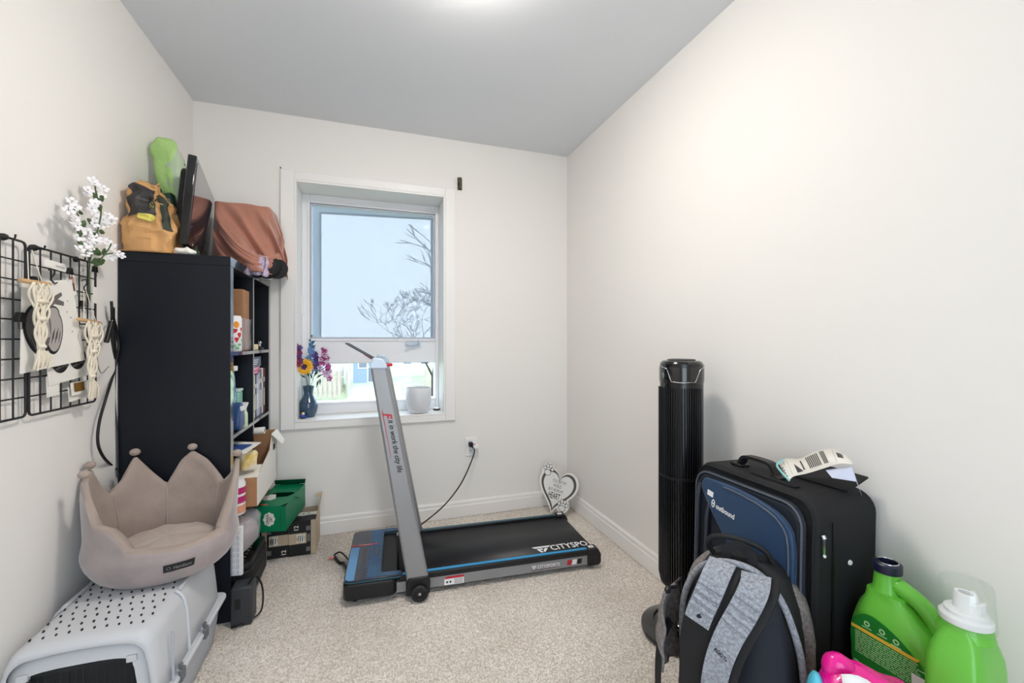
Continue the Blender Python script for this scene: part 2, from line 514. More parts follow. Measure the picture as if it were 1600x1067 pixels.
# ================================================================ OUTDOORS
GZ = -2.9
mat('lawn', (168, 188, 140), .9, var=(1.5, .25))
mat('siding', (216, 222, 228), .8)
mat('siding_blue', (120, 148, 182), .8)
mat('fence_wood', (188, 172, 160), .8, var=(3, .15))
mat('roof', (120, 120, 128), .9)
mat('bark', (46, 40, 38), .9)
mat('house_glass', (60, 76, 100), .2)
setting('trim_ground', 'green lawn behind the houses', G().box(-60, 90, 3.4, 160, GZ - .2, GZ), 'lawn')
def fence(x0, y0, x1, y1, lab):
    L = math.hypot(x1 - x0, y1 - y0); a = math.atan2(y1 - y0, x1 - x0)
    t = thing('wooden_fence', lab, 'fence', (x0, y0, GZ), a, 'garden fences seen through the lower pane')
    n = int(L / .3); q = G().box(.05, .25, -.012, .012, .08, 1.8)
    first = build('board', q, 'fence_wood', t)
    for k in range(1, n):
        c = first.copy(); COL.objects.link(c); c.parent = t; c.location = (k * .3, 0, random.uniform(-.02, .02))
    q = G().box(0, .1, .013, .10, 0, 1.95)
    f2 = build('post', q, 'fence_wood', t)
    for k in range(1, int(L / 2.4) + 1):
        c = f2.copy(); COL.objects.link(c); c.parent = t; c.location = (k * 2.4, 0, 0)
    for z in (.35, 1.5): build('rail', G().box(0, L, .013, .05, z, z + .09), 'fence_wood', t)
random.seed(3)
fence(-1.5, 32.5, -1.7, 44, 'weathered garden fence running away from the window at left')
fence(-12, 31.0, -1.7, 32.0, 'weathered garden fence crossing the left yards, nearer')
fence(-10, 34.6, -1.8, 34.8, 'weathered garden fence crossing the left yards, further')
fence(4.2, 34, 7.5, 48, 'weathered garden fence right of the lawn')
def house(x, y, w, d, h, rh, m, lab, wins, rz=0):
    t = thing('house', lab, 'house', (x, y, GZ), rz)
    build('wall', G().box(-w / 2, w / 2, 0, d, 0, h), m, t)
    T = Matrix(((1, 0, 0, 0), (0, 0, -1, d + .3), (0, 1, 0, h), (0, 0, 0, 1)))
    build('roof', G().prism([(-w / 2 - .3, 0), (w / 2 + .3, 0), (0, rh)], d + .6, T), 'roof', t)
    for (wx, wz, ww, wh) in wins:
        f = build('window', G().box(wx - ww / 2, wx + ww / 2, -.08, 0, wz - wh / 2, wz + wh / 2), 'white', t)
        build('pane', G().box(wx - ww / 2 + .1, wx + ww / 2 - .1, -.1, -.08, wz - wh / 2 + .1, wz + wh / 2 - .1), 'house_glass', f)
    return t
house(.2, 44, 3.4, 6, 3.0, .8, 'siding_blue', 'blue-sided house beyond the lawn, seen through the lower pane', [(-.8, 1.9, .9, 1), (.8, 1.9, .9, 1), (0, .8, .8, 1.6)])
house(6.2, 51, 7, 7, 3.0, .9, 'siding', 'white-sided house right of the blue house', [(-2, 1.9, 1.1, 1.1), (0, 1.9, 1.1, 1.1), (2, 1.7, 1.2, 1.6)])
house(-6.6, 36.5, 8.6, 7, 3.3, .7, 'siding', 'white-sided house behind the left fences', [(-2, 1.9, 1.1, 1.1), (.5, 1.9, 1.1, 1.1), (2.6, 1.9, 1, 1)])
def bare_tree(x, y, h, spread, lab, seed, trunk=.35, lean=(0, 0), depth=7, cat='tree', r0=.11):
    random.seed(seed)
    g = G()
    def br(p, d, L, r, k):
        q = p + d * L
        mid = p + d * L * .5 + V((random.uniform(-.05, .05), random.uniform(-.05, .05), 0)) * L
        r = max(r, .016)
        g.tube([p, mid, q], [r, r * .85, r * .65], n=4 if k > 2 else 6)
        if k >= depth: return
        for i in range(3 if k in (0, 2, 4) else 2):
            nd = (d + V((random.uniform(-1, 1), random.uniform(-1, 1), random.uniform(-.35, .55))) * spread).normalized()
            nd.z = max(nd.z, -.05)
            br(q, nd, L * random.uniform(.70, .86), r * .62, k + 1)
        if k == 1: 
            br(mid, (d + V((random.uniform(-1, 1), random.uniform(-1, 1), .2))).normalized(), L * .6, r * .5, k + 2)
    br(V((0, 0, 0)), V((lean[0], lean[1], 1)).normalized(), h * .27, r0, 0)
    return tag(build('bare_tree', g, 'bark', loc=(x, y, GZ)), lab, cat)
bare_tree(3.55, 25.5, 7.4, .86, 'large bare tree outside, filling the lower right of the window screen', 5, r0=.10, depth=8)
bare_tree(5.5, 15.2, 9.0, .7, 'bare tree outside whose twigs reach in at the screen right edge', 9, lean=(-.03, 0), r0=.12)
# ================================================================ BOOKCASE
mat('shelf_black', (14, 18, 28), .35, spec=.5)
mat('shelf_side', (15, 19, 28), .5, spec=.3)
mat('shelf_edge', (34, 40, 50), .10, spec=1.0, coat=1.0)
BX0, BX1, BY0, BY1, BH = XL + .003, -.534, 2.0, 2.728, 1.480
bk = thing('bookcase', 'tall black cube bookcase against the left wall, open towards the room', 'bookcase', (BX0, BY0, 0))
bw, bd = BX1 - BX0, BY1 - BY0
build('side_panel', G().box(0, bw, 0, .038, 0, BH - .038), 'shelf_side', bk, bev=.0015)
build('side_panel', G().box(0, bw, bd - .038, bd, 0, BH - .038), 'shelf_side', bk, bev=.0015)
build('top_panel', G().box(0, bw, 0, bd, BH - .038, BH), 'shelf_side', bk, bev=.0015)
build('base_panel', G().box(0, bw, .038, bd - .038, .0, .055), 'shelf_black', bk, bev=.0015)
LV = [.055, .405, .748, 1.092]
for z in LV[1:]: build('shelf', G().box(.004, bw - .002, .038, bd - .038, z - .016, z), 'shelf_black', bk, bev=.001)
for z0, z1 in zip(LV, [LV[1] - .016, LV[2] - .016, LV[3] - .016, BH - .038]):
    build('divider', G().box(.004, bw - .002, bd / 2 - .008, bd / 2 + .008, z0, z1), 'shelf_black', bk, bev=.001)
eb = [(0, .038, 0, BH - .038), (bd - .038, bd, 0, BH - .038), (0, bd, BH - .038, BH), (.038, bd - .038, 0, .055)] + [(.038, bd - .038, z - .016, z) for z in LV[1:]]
for y0_, y1_, z0_, z1_ in eb: build('edge_band', G().box(bw - .0005 if z1_ - z0_ > .03 else bw - .002, bw + .0008, y0_ + .0008, y1_ - .0008, z0_ + .0008, z1_ - .0008), 'shelf_edge', bk)
for z0, z1 in zip(LV, [LV[1] - .016, LV[2] - .016, LV[3] - .016, BH - .038]): build('edge_band', G().box(bw - .002, bw + .0004, bd / 2 - .0078, bd / 2 + .0078, z0, z1), 'shelf_edge', bk)
build('back_panel', G().box(0, .004, .038, bd - .038, .055, BH - .038), 'shelf_black', bk)

# ---- row 1, left cell
mat('kraft', (168, 122, 84), .75, var=(14, .12), bump=(30, .1))
mat('kraft_light', (206, 176, 140), .8)
veil('clear_plastic', (235, 230, 235), .28)
x1 = -.545
p = thing('brown_parcel', 'flat brown cardboard parcel half wrapped in clear plastic, upright on the top shelf', 'parcel', (-.705, 2.305, LV[3]))
build('cardboard', G().box(-.155, .155, -.05, .05, 0, .285), 'kraft', p, bev=.003)
def crinkle(q, a=.004, s=30, sd=1): return q + V((nz(q, s, sd), nz(q, s, sd + 1), nz(q, s, sd + 2))) * a
g = G()
g.surf(lambda u, v: crinkle(V((lerp(-.15, .158, min(1, u * 1.7)) + .004, -.053 - .003 + (.105 * max(0, (u - .59) / .41)), lerp(.004, .15, v)))), 18, 9)
build('plastic_wrap', g, mat('film', (205, 195, 198), .15, alpha=.45), p, sm=50)
cn = thing('printed_canister', 'slim white canister printed with red strawberries, on the top shelf', 'canister', (-.577, 2.19, LV[3]))
build('body', G().lathe([(.034, 0), (.036, .003), (.036, .147), (.034, .152), (.033, .154), (.033, .158), (0, .158)], n=24), 'white', cn, sm=40)
def wrapT(r, z, a):      # frame on a vertical cylinder surface at angle a
    return frame((r * cos(a), r * sin(a), z), (-sin(a), cos(a), 0), (0, 0, 1))
def patch_on_cyl(g, r, a0, z0, outline, m=0):
    vs = [V((r * cos(a0 + x / r), r * sin(a0 + x / r), z0 + y)) for x, y in outline]
    c = V((r * cos(a0), r * sin(a0), z0)); 
    g.add([c] + vs, [(0, 1 + i, 1 + (i + 1) % len(vs)) for i in range(len(vs))], m)
g = G(); random.seed(2)
patch_on_cyl(g, .0366, -.9, .118, oval(.026, .03, 12), 1)
for (da, z, w, h) in ((-.5, .07, .022, .028), (-1.3, .085, .024, .03), (-.85, .05, .02, .024), (-.2, .095, .016, .022), (-1.0, .09, .02, .02)): patch_on_cyl(g, .0364, da, z, [(-w / 2, .2 * h), (0, -h / 2), (w / 2, .2 * h), (w * .3, h / 2), (-w * .3, h / 2)])
build('strawberry_print', g, ['red', mat('orange', (240, 150, 50), .5)], cn)
g = G()
for (da, z) in ((-.5, .03), (-1.2, .025), (-.8, .015), (0, .05), (-1.5, .06)): patch_on_cyl(g, .0365, da, z, oval(.02, .012, 8))
build('leaf_print', g, mat('mint_green', (120, 190, 140), .5), cn)
# ---- row 1, right cell
k = thing('tealight', 'small cream round candle on the top shelf, right compartment', 'candle', (-.566, 2.50, LV[3]))
build('wax', G().lathe([(.02, 0), (.022, .002), (.022, .028), (.019, .03), (0, .028)], n=20), mat('cream', (240, 220, 170), .5), k, sm=40)
build('wick', G().tube([(0, 0, .028), (.001, 0, .034)], .001, 5), 'ink', k)
k = thing('metal_trinket', 'small silver figurine next to the cream candle', 'figurine', (-.565, 2.62, LV[3]))
build('base', G().box(-.018, .018, -.03, .03, 0, .012), 'dark_grey', k, bev=.003)
g = G().ball((0, -.005, .024), (.01, .016, .012), 10, 6).ball((0, .015, .038), .010, 10, 6).tube([(0, -.015, .022), (.002, -.03, .038), (0, -.024, .046)], .003, 6)
build('figure', g, 'chrome', k, sm=60)
# ---- row 2, left cell
def pouch(name, lab, cat, loc, w, d, h, m, rz=0, seed=0, amp=.012, parent_m=None, top=.35):
    t = thing(name, lab, cat, loc, rz)
    def fn(q):
        f = 1 - (1 - top) * max(0, (q.z - h * .35) / (h * .65)) ** 1.5
        q = V((q.x, q.y * f, q.z))
        return q + V((nz(q, 18, seed), nz(q, 18, seed + 3), 0)) * amp * min(1, q.z / (h * .15))
    build('pouch_body', G().ball((0, 0, h / 2), (w / 2, d / 2, h / 2), 18, 14, fn=fn, e=.35), m, t, sm=70)
    return t
mat('sack_print', (214, 222, 230), .5, var=(26, .6), rgb2=(60, 96, 150))
p = pouch('foil_pouch', 'crinkled white and blue pouch clipped shut, on the second shelf', 'pouch', (-.66, 2.135, LV[2] + .001), .19, .17, .30, 'sack_print', seed=3, top=.7)
build('clip', G().box(-.05, .09, -.012, .03, .262, .285), 'dark_grey', p, bev=.003)
build('clip_end', G().box(.09, .108, .0, .04, .258, .280), 'white', p, bev=.003)
p = thing('teal_box', 'pale teal plastic box on the second shelf behind the spray bottle', 'box', (-.66, 2.292, LV[2]))
# pouch sits left of it
build('box_body', G().box(-.1, .09, -.035, .035, 0, .155), mat('teal', (140, 200, 184), .35), p, bev=.006)
build('label_panel', G().box(-.09, .05, -.0362, -.035, .02, .13), 'white', p)
build('lid', G().box(-.102, .092, -.037, .037, .155, .168), mat('teal_pale', (206, 232, 226), .4), p, bev=.003)
p = thing('spray_bottle', 'small white bottle with green content on the second shelf front', 'bottle', (-.545, 2.225, LV[2]))
build('body', G().lathe([(.018, 0), (.02, .004), (.019, .06), (.014, .075), (.016, .078)], n=16), mat('pale_green', (206, 224, 190), .35), p, sm=50)
build('funnel_cap', G().lathe([(.012, .076), (.022, .105), (.0225, .11), (0, .11)], n=16), 'white', p, sm=50)
p = pouch('blue_sachet', 'small dark blue sachet at the front of the second shelf', 'pouch', (-.552, 2.15, LV[2] + .001), .05, .07, .12, mat('sachet_blue', (44, 74, 120), .35), seed=8, amp=.006)
build('white_print', G().box(.02, .027, -.022, .022, .085, .105), 'white', p)
# ---- row 2, right cell: books
def book(w, h, d, mcov, lab, loc, rz=0, flat=False, group='books on the second shelf'):
    t = thing('book', lab, 'book', loc, rz, group)
    if flat:    # lying: w = width along y, h = thickness, d = depth into the shelf
        build('cover', G().box(-d, 0, -w / 2, w / 2, 0, .003).box(-d, 0, -w / 2, w / 2, h - .003, h).box(-.004, 0, -w / 2, w / 2, .003, h - .003), mcov, t, bev=.001)
        build('pages', G().box(-d + .004, -.006, -w / 2 + .004, w / 2 - .004, .0035, h - .0035), 'paper', t)
    else:
        build('cover', G().box(-d, 0, -w / 2, -w / 2 + .002, 0, h).box(-d, 0, w / 2 - .002, w / 2, 0, h).box(-.003, 0, -w / 2 + .002, w / 2 - .002, 0, h), mcov, t, bev=.001)
        build('pages', G().box(-d + .004, -.004, -w / 2 + .0025, w / 2 - .0025, .003, h - .003), 'paper', t)
    return t
for nme, c in dict(b_white=(236, 232, 226), b_cream=(232, 224, 180), b_navy=(44, 46, 92), b_silver=(178, 186, 200), b_grey=(92, 108, 130), b_brown=(120, 70, 60), b_pink=(226, 130, 160), b_hotpink=(214, 80, 130), b_slate=(92, 108, 130), b_lilac=(190, 186, 206)).items(): mat('cover' + nme[1:], c, .45)
bx = -.55; y = 2.378
specs = [(.036, .222, 'cover_white', 'white upright book, first beside the shelf divider', True),
         (.030, .218, 'cover_cream', 'cream upright book with small dark dots on its spine', True),
         (.026, .214, 'cover_navy', 'navy upright book in the middle of the row', False),
         (.030, .214, 'cover_lilac', 'pale lilac upright book right of the navy one', False),
         (.022, .236, 'cover_silver', 'silver upright book, taller than its neighbours', False),
         (.034, .240, 'cover_grey', 'blue-grey upright book near the right end', False),
         (.022, .244, 'cover_white', 'white upright book just before the brown one', False),
         (.040, .242, 'cover_brown', 'brown-red upright book at the right end of the row', False)]
for w, h, m, lab, mark in specs:
    t = book(w * 1.24, h, .17, m, lab, (bx, y + w * .625, LV[2])); y += w * 1.25 + .001
    if mark and 'cream' in m:
        build('spine_dots', G().box(0, .0006, -.006, .006, .03, .04).box(0, .0006, -.006, .006, .11, .12).box(0, .0006, -.006, .006, .15, .16), 'ink', t)
    else:
        build('spine_print', G().box(0, .0006, -w * .22, w * .22, .04, h * .55).box(0, .0006, -w * .3, w * .3, h * .7, h * .8), 'paper_grey' if 'white' in m else 'paper', t)
z = LV[2] + .2225
for w, h, d, m, lab in ((.19, .017, .17, 'cover_hotpink', 'deep pink book lying on the upright books'), (.18, .017, .165, 'cover_pink', 'light pink book lying on the deep pink book'), (.205, .052, .16, 'cover_slate', 'thick slate blue book on top of the two pink books')):
    t = book(w, h, d, m, lab, (bx, 2.378 + w / 2 + .004, z), flat=True, group='books lying on the row of books'); z += h + .0005
    q = G()
    for k in range(3): q.box(0, .0006, -w * .35, w * (.1 + .07 * k), h * (.25 + .2 * k), h * (.25 + .2 * k) + h * .08)
    build('spine_print', q, 'paper', t)
# ---- row 3: white tube, flyers, open carton
t = thing('paper_roll', 'white rolled paper tube poking out of the third shelf', 'paper roll', (0, 0, 0))
g = G().tube([(-.80, 2.44, .672), (-.50, 2.43, .690)], .017, 16)
build('roll', g, 'paper', t, sm=50)
build('roll_core', G().tube([(-.501, 2.43, .690), (-.4985, 2.43, .6901)], .008, 12), 'grey', t)
t = thing('open_carton', 'white outside brown inside open carton sticking out of the third shelf', 'carton', (-.64, 2.36, LV[1] + .001))
mat('carton_white', (236, 232, 224), .6); mat('carton_brown', (178, 132, 94), .8, var=(20, .08))
# body: x towards room, opening faces the camera-right; tall back, cut-down front
def panel(name, g, m, **k): return build(name, g, m, t, **k)
panel('bottom_panel', G().box(-.18, .17, -.21, .20, .0, .004), 'carton_brown')
panel('back_panel', G().box(-.18, .17, .193, .197, .004, .262).box(-.18, .17, .197, .20, .004, .262, 1), ['carton_brown', 'carton_white'])
panel('inner_panel', G().box(-.05, -.046, -.20, .193, .004, .255), 'carton_brown')
vs = [(-.21, .004), (.20, .004), (.20, .262), (.09, .262), (.04, .19), (-.21, .13)]
Tp = Matrix(((0, 0, 1, .166), (1, 0, 0, 0), (0, 1, 0, 0), (0, 0, 0, 1)))
panel('side_panel', G().prism(vs, .002, Tp, 0).prism(vs, .002, Tp @ Matrix.Translation((0, 0, .002)), 1), ['carton_brown', 'carton_white'])
panel('front_panel', G().box(-.18, .168, -.214, -.21, .004, .13), 'carton_brown')
panel('front_flap', G().add([(-.05, -.214, .131), (.168, -.214, .131), (.168, -.09, .155), (-.05, -.09, .155)], [(0, 1, 2, 3)]), 'carton_white', solid=.003)
g = G()
for k in range(4): g.box(.02 + .03 * k, .038 + .03 * k, -.19, -.188, .0905, .0915)
panel('grip_hole', G().box(.1702, .1708, .11, .16, .17, .20), 'ink')
panel('top_flap', G().add([(.17, .06, .262), (.17, .20, .262), (.205, .205, .20), (.21, .12, .195)], [(0, 1, 2, 3)]), 'carton_white', solid=.003)
p = pouch('snack_packet', 'crumpled white and yellow snack packet in front of the open carton', 'packet', (-.515, 2.19, LV[1] + .156), .07, .05, .085, mat('snack_print', (240, 232, 214), .4, var=(22, .5), rgb2=(226, 190, 90)), rz=.5, seed=12, top=.7)
t = thing('flyers', 'blue and white printed flyer lying on top of the open carton', 'flyer', (0, 0, 0))
g = G().add([(-.75, 2.10, .668), (-.50, 2.08, .66), (-.475, 2.24, .67), (-.72, 2.34, .673)], [(0, 1, 2, 3)])
build('sheet', g, 'paper', t, solid=.002)
g = G().add([(-.72, 2.12, .6700), (-.53, 2.105, .6635), (-.50, 2.20, .6720), (-.70, 2.25, .6735)], [(0, 1, 2, 3)])
build('blue_print', g, mat('flyer_blue', (52, 84, 150), .5), t)
# ---- pink canister, bread bag, printer

t = thing('pink_canister', 'white canister with magenta label bands, under the open carton front', 'canister', (-.545, 2.092, LV[1]))
build('body', G().lathe([(.040, 0), (.042, .004), (.042, .128), (.037, .138), (.037, .147), (0, .147)], n=24), 'white', t, sm=40)
mat('magenta', (190, 40, 110), .45); mat('peach', (232, 160, 130), .5)
build('label_band', G().lathe([(.0424, .050), (.0424, .078)], n=24).lathe([(.0424, .088), (.0424, .115)], n=24), 'magenta', t, sm=40)
build('lower_band', G().lathe([(.0424, .008), (.0424, .040)], n=24), 'peach', t, sm=40)
# printer
t = thing('printer', 'black flatbed printer in the bottom cell, sticking out at the front', 'printer', (-.67, 2.20, .0555))
build('printer_body', G().prism(rr(.40, .30, .03), .115), 'black_matt', t, bev=.006)
build('scanner_lid', G().prism(rr(.39, .292, .028), .022, z0=.119), 'black_matt', t, bev=.005)
g = G().box(.05, .17, -.146, -.1505, .03, .10)
build('output_slot', G().box(.2, .2012, -.11, .11, .03, .07), 'ink', t)
build('control_panel', G().box(.12, .185, -.12, .12, .141, .1425), 'black_gloss', t)
g = G()
for k in range(6): g.lathe([(.006, .1425), (.006, .1435), (0, .1435)], (.155, -.1 + .03 * k, 0), 10)
build('buttons', g, 'grey', t)
# bread in a clear bag on the printer
t = thing('bread_bag', 'clear plastic bag with brown contents lying on the black printer', 'bag', (-.585, 2.19, .206))
mat('bread', (150, 112, 88), .6, var=(30, .4), bump=(40, .5, .004)); 
def fnb(q): return q + V((nz(q, 22, 5), nz(q, 22, 6), nz(q, 22, 7))) * .012
build('contents', G().ball((0, 0, .078), (.098, .118, .070), 22, 14, fn=fnb, e=.7), 'bread', t, sm=80)
mat('bag_film', (232, 232, 240), .12, alpha=.38)
def fnc(q):
    return q + V((nz(q, 26, 5), nz(q, 26, 6), nz(q, 30, 7))) * .017
build('film', G().ball((0, 0, .086), (.113, .133, .082), 28, 18, fn=fnc, e=.75), 'bag_film', t, sm=40)
# keyboard on its end, leaning on the bag
t = thing('keyboard', 'white keyboard standing on end in front of the bagged bread', 'keyboard', (-.526, 2.03, .172), rot=(0, 0, -.15)); t.scale = (.66, 1, 1)
build('case', G().box(-.045, .045, -.008, .008, 0, .20), 'white', t, bev=.003)
k0 = None
for i in range(8):
    for j in range(3):
        if k0 is None: k0 = build('key', G().box(-.009, .009, -.0115, -.008, -.009, .009), mat('key_grey', (214, 214, 218), .5), t, bev=.0015); c = k0
        else: c = k0.copy(); COL.objects.link(c); c.parent = t
        c.location = (-.024 + .024 * j, 0, .016 + .0235 * i)
t = thing('power_adapter', 'black square power adapter with a coiled lead beside the printer', 'power adapter', (-.488, 2.0, .0))
build('adapter_body', G().box(-.035, .04, -.045, .035, .0, .152), 'dark_grey', t, bev=.006)
build('plug_recess', G().box(-.02, .0, -.0465, -.045, .07, .11), 'ink', t)
pts = spline([(.02, -.02, .152), (.045, -.01, .175), (.066, 0, .13), (.07, 0, .06), (.055, 0, .012), (.0, -.052, .008), (-.03, -.05, .006)], 6)
build('cord', G().tube(pts, .0035, 6), 'black', t, sm=60)

# ================================================================ DRINK CARTONS in the corner
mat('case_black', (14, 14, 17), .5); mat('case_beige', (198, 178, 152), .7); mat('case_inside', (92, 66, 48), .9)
mat('soda_green', (0, 128, 84), .42); mat('soda_green_dark', (0, 92, 62), .5); mat('label_white', (236, 234, 224), .5)
def case(x, y, w, d, h, lab, opened, rz):
    t = thing('drink_case', lab, 'box', (x, y, 0), rz, 'black and beige drink cases')
    g = G(); top = .0 
    g.box(-w / 2, w / 2, -d / 2, -d / 2 + .003, 0, h); build('front_panel', g, 'case_black', t)
    g = G().box(-w / 2, -w / 2 + .003, -d / 2 + .003, d / 2, 0, h).box(w / 2 - .003, w / 2, -d / 2 + .003, d / 2, 0, h); build('side_panel', g, 'case_beige', t)
    build('back_panel', G().box(-w / 2 + .003, w / 2 - .003, d / 2 - .003, d / 2, 0, h), 'case_beige', t)
    build('bottom_panel', G().box(-w / 2 + .003, w / 2 - .003, -d / 2 + .003, d / 2 - .003, .001, .004), 'case_inside', t)
    if opened:
        g = G().add([(-w / 2, -d / 2, h), (w / 2, -d / 2, h), (w / 2 - .004, d / 2 - .11, h + .001), (-w / 2 + .02, d / 2 - .10, h + .002)], [(0, 1, 2, 3)])
        build('top_panel', g, 'case_black', t, solid=.002)
        g = G().add([(w / 2 - .001, d / 2 - .1, h), (w / 2 - .001, d / 2, h), (w / 2 + .014, d / 2, h + .075), (w / 2 + .008, d / 2 - .05, h + .07)], [(0, 1, 2, 3)])
        g.add([(w / 2 + .014, d / 2, h + .075), (w / 2 + .008, d / 2 - .05, h + .07), (w / 2 - .025, d / 2 - .05, h + .066), (w / 2 - .025, d / 2, h + .068)], [(0, 1, 2, 3)])
        build('flap', g, 'case_beige', t, solid=.002)
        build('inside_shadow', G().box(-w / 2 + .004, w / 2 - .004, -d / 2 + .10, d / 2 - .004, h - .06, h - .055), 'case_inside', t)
        T = frame((.01, -.01, h + .002), (1, 0, 0), (0, 1, .0))
        build('top_emblem', G().prism([(-.05, -.02), (-.02, -.03), (.03, -.022), (.055, -.03), (.05, .0), (.055, .02), (.02, .018), (-.02, .028), (-.045, .015)], .0006, T), 'label_white', t)
        text('12', 'case_black', t, T, w=.035)
    else:
        build('top_panel', G().box(-w / 2, w / 2, -d / 2, d / 2, h, h + .002), 'case_black', t)
    f = -d / 2
    T = frame((0, f, 0), (1, 0, 0), (0, 0, 1))
    sx = 1 if opened else -1
    build('beige_band', G().prism([(-w / 2, .062) if sx > 0 else (-.028, .062), (.02, .062) if sx > 0 else (w / 2, .062), (.02, .118) if sx > 0 else (w / 2, .118), (-w / 2, .118) if sx > 0 else (-.028, .118)], .0005, T), 'case_beige', t)
    build('edge_strip', G().prism([(sx * (w / 2 - .024), 0), (sx * w / 2, 0), (sx * w / 2, h), (sx * (w / 2 - .024), h)][::sx], .0005, T), 'case_beige', t)
    e = build('emblem', G().prism([(-.03, .066), (-.012, .072), (.004, .066), (.014, .07), (.008, .092), (.014, .114), (.002, .110), (-.012, .114), (-.03, .110), (-.022, .09)], .0008, T), 'label_white', t)
    g = G()
    for k in range(3): g.prism([(-.022 + .010 * k, .074), (-.018 + .010 * k, .074), (-.016 + .010 * k, .106), (-.020 + .010 * k, .106)], .001, T)
    build('emblem_letters', g, 'case_black', t)
    T2 = frame(((-.03 if opened else .04), f, .148 if opened else .025), (0, 0, 1), (-1, 0, 0))
    text('12', 'label_white', t, T2, h=.022, bold=.02)
    g = G()
    for zz in (.02, .13):
        for k in range(4): g.prism([(sx * .018, zz + .006 * k), (sx * .038, zz + .006 * k), (sx * .038, zz + .003 + .006 * k), (sx * .018, zz + .003 + .006 * k)][::sx], .0006, T)
    for k in range(3): g.prism([(sx * .024 + .005 * k, .07), (sx * .024 + .0025 + .005 * k, .07), (sx * .024 + .0025 + .005 * k, .11), (sx * .024 + .005 * k, .11)], .0008, T)
    build('small_print', g, 'paper_grey', t)
    return t
case(-.468, 2.612, .126, .205, .183, 'black and beige drink case under the green soda case', False, 0)
case(-.338, 2.606, .130, .205, .183, 'black and beige drink case with torn open top, beside the green soda case', True, 0)
t = thing('soda_case', 'green soda can case with torn hole, stacked tilted on the black drink cases', 'box', (-.450, 2.548, .193), rot=(R_(2), 0, R_(-9)))
w, d, h = .158, .31, .128
# top surface with a torn hole
hole = [(-.035 + .055 * cos(a) * (1 + .15 * sin(3 * a)), .0 + .042 * sin(a) * (1 + .2 * cos(2 * a))) for a in [2 * pi * k / 20 for k in range(20)]]
hole = [(x + .045, y) for x, y in hole]
outr = []
for k in range(20):
    a = 2 * pi * k / 20; c_, s_ = cos(a), sin(a)
    q = min((w / 2) / max(1e-6, abs(c_)), (d / 2) / max(1e-6, abs(s_)))
    outr.append((c_ * q, s_ * q))
build('top_panel', G().ring(outr, hole, .002, Matrix.Translation((0, 0, h - .002))), 'soda_green', t)
g = G().box(-w / 2, w / 2, -d / 2, -d / 2 + .002, 0, h - .002).box(-w / 2, -w / 2 + .002, -d / 2, d / 2, 0, h - .002).box(w / 2 - .002, w / 2, -d / 2, d / 2, 0, h - .002).box(-w / 2, w / 2, d / 2 - .002, d / 2, 0, h - .002).box(-w / 2, w / 2, -d / 2, d / 2, 0, .002)
build('carton_body', g, 'soda_green', t)
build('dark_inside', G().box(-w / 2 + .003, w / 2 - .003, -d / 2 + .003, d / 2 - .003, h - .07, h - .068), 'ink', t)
build('torn_flap', G().add([(.045, -.035, h + .001), (.079, -.03, h + .001), (.095, .03, h - .035), (.06, .035, h - .03)], [(0, 1, 2, 3)]), 'soda_green', t, solid=.0015)
build('back_flap', G().add([(-w / 2, d / 2, h), (w / 2, d / 2, h), (w / 2 + .012, d / 2 - .03, h + .035), (-w / 2 + .006, d / 2 - .03, h + .035)], [(0, 1, 2, 3)]), 'soda_green_dark', t, solid=.0015)
T = frame((.002, -d / 2, .064), (0, 0, 1), (-1, 0, 0))
badge = [(.034 * cos(a) * (1 + .06 * cos(8 * a)), .026 * sin(a) * (1 + .1 * cos(8 * a))) for a in [2 * pi * k / 32 for k in range(32)]]
build('badge', G().prism(badge, .0005, T), 'label_white', t)
text('CANADA\nDRY', 'ink', t, T, w=.052, h=.030, t=.0008, bold=.02)
T = frame((.055, -d / 2, .064), (0, 0, 1), (-1, 0, 0))
text('GINGER ALE', 'soda_green_dark', t, T, w=.09, h=.012)
T = frame((-.03, -.03, h), (1, .3, 0), (-.3, 1, 0))
build('top_badge', G().prism([(x * 1.2 - .004, y * 1.5) for x, y in badge if x < .02], .0005, T), 'label_white', t)
build('orange_badge', G().prism(oval(.036, .018, 16, -.03, -d / 2 + .03), .0005, Matrix.Translation((0, 0, h))), mat('orange_red', (222, 96, 60), .5), t)

# ================================================================ TREADMILL
mat('tm_silver', (150, 151, 153), .38, .35); mat('tm_black', (14, 15, 19), .5); mat('tm_belt', (17, 19, 25), .42, bump=(300, .15, .001))
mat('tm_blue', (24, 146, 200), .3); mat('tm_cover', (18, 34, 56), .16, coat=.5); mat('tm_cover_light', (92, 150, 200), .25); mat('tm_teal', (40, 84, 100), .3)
TM = thing('treadmill', 'folding under-desk treadmill with silver uprights and blue edge trim in front of the window', 'treadmill', (.512, 2.163, 0), R_(-3.3))
g = G().prism(rr(.225, .505, .03, cx=-.495), .072, z0=.024)
build('front_housing', g, 'tm_black', TM, bev=.008)
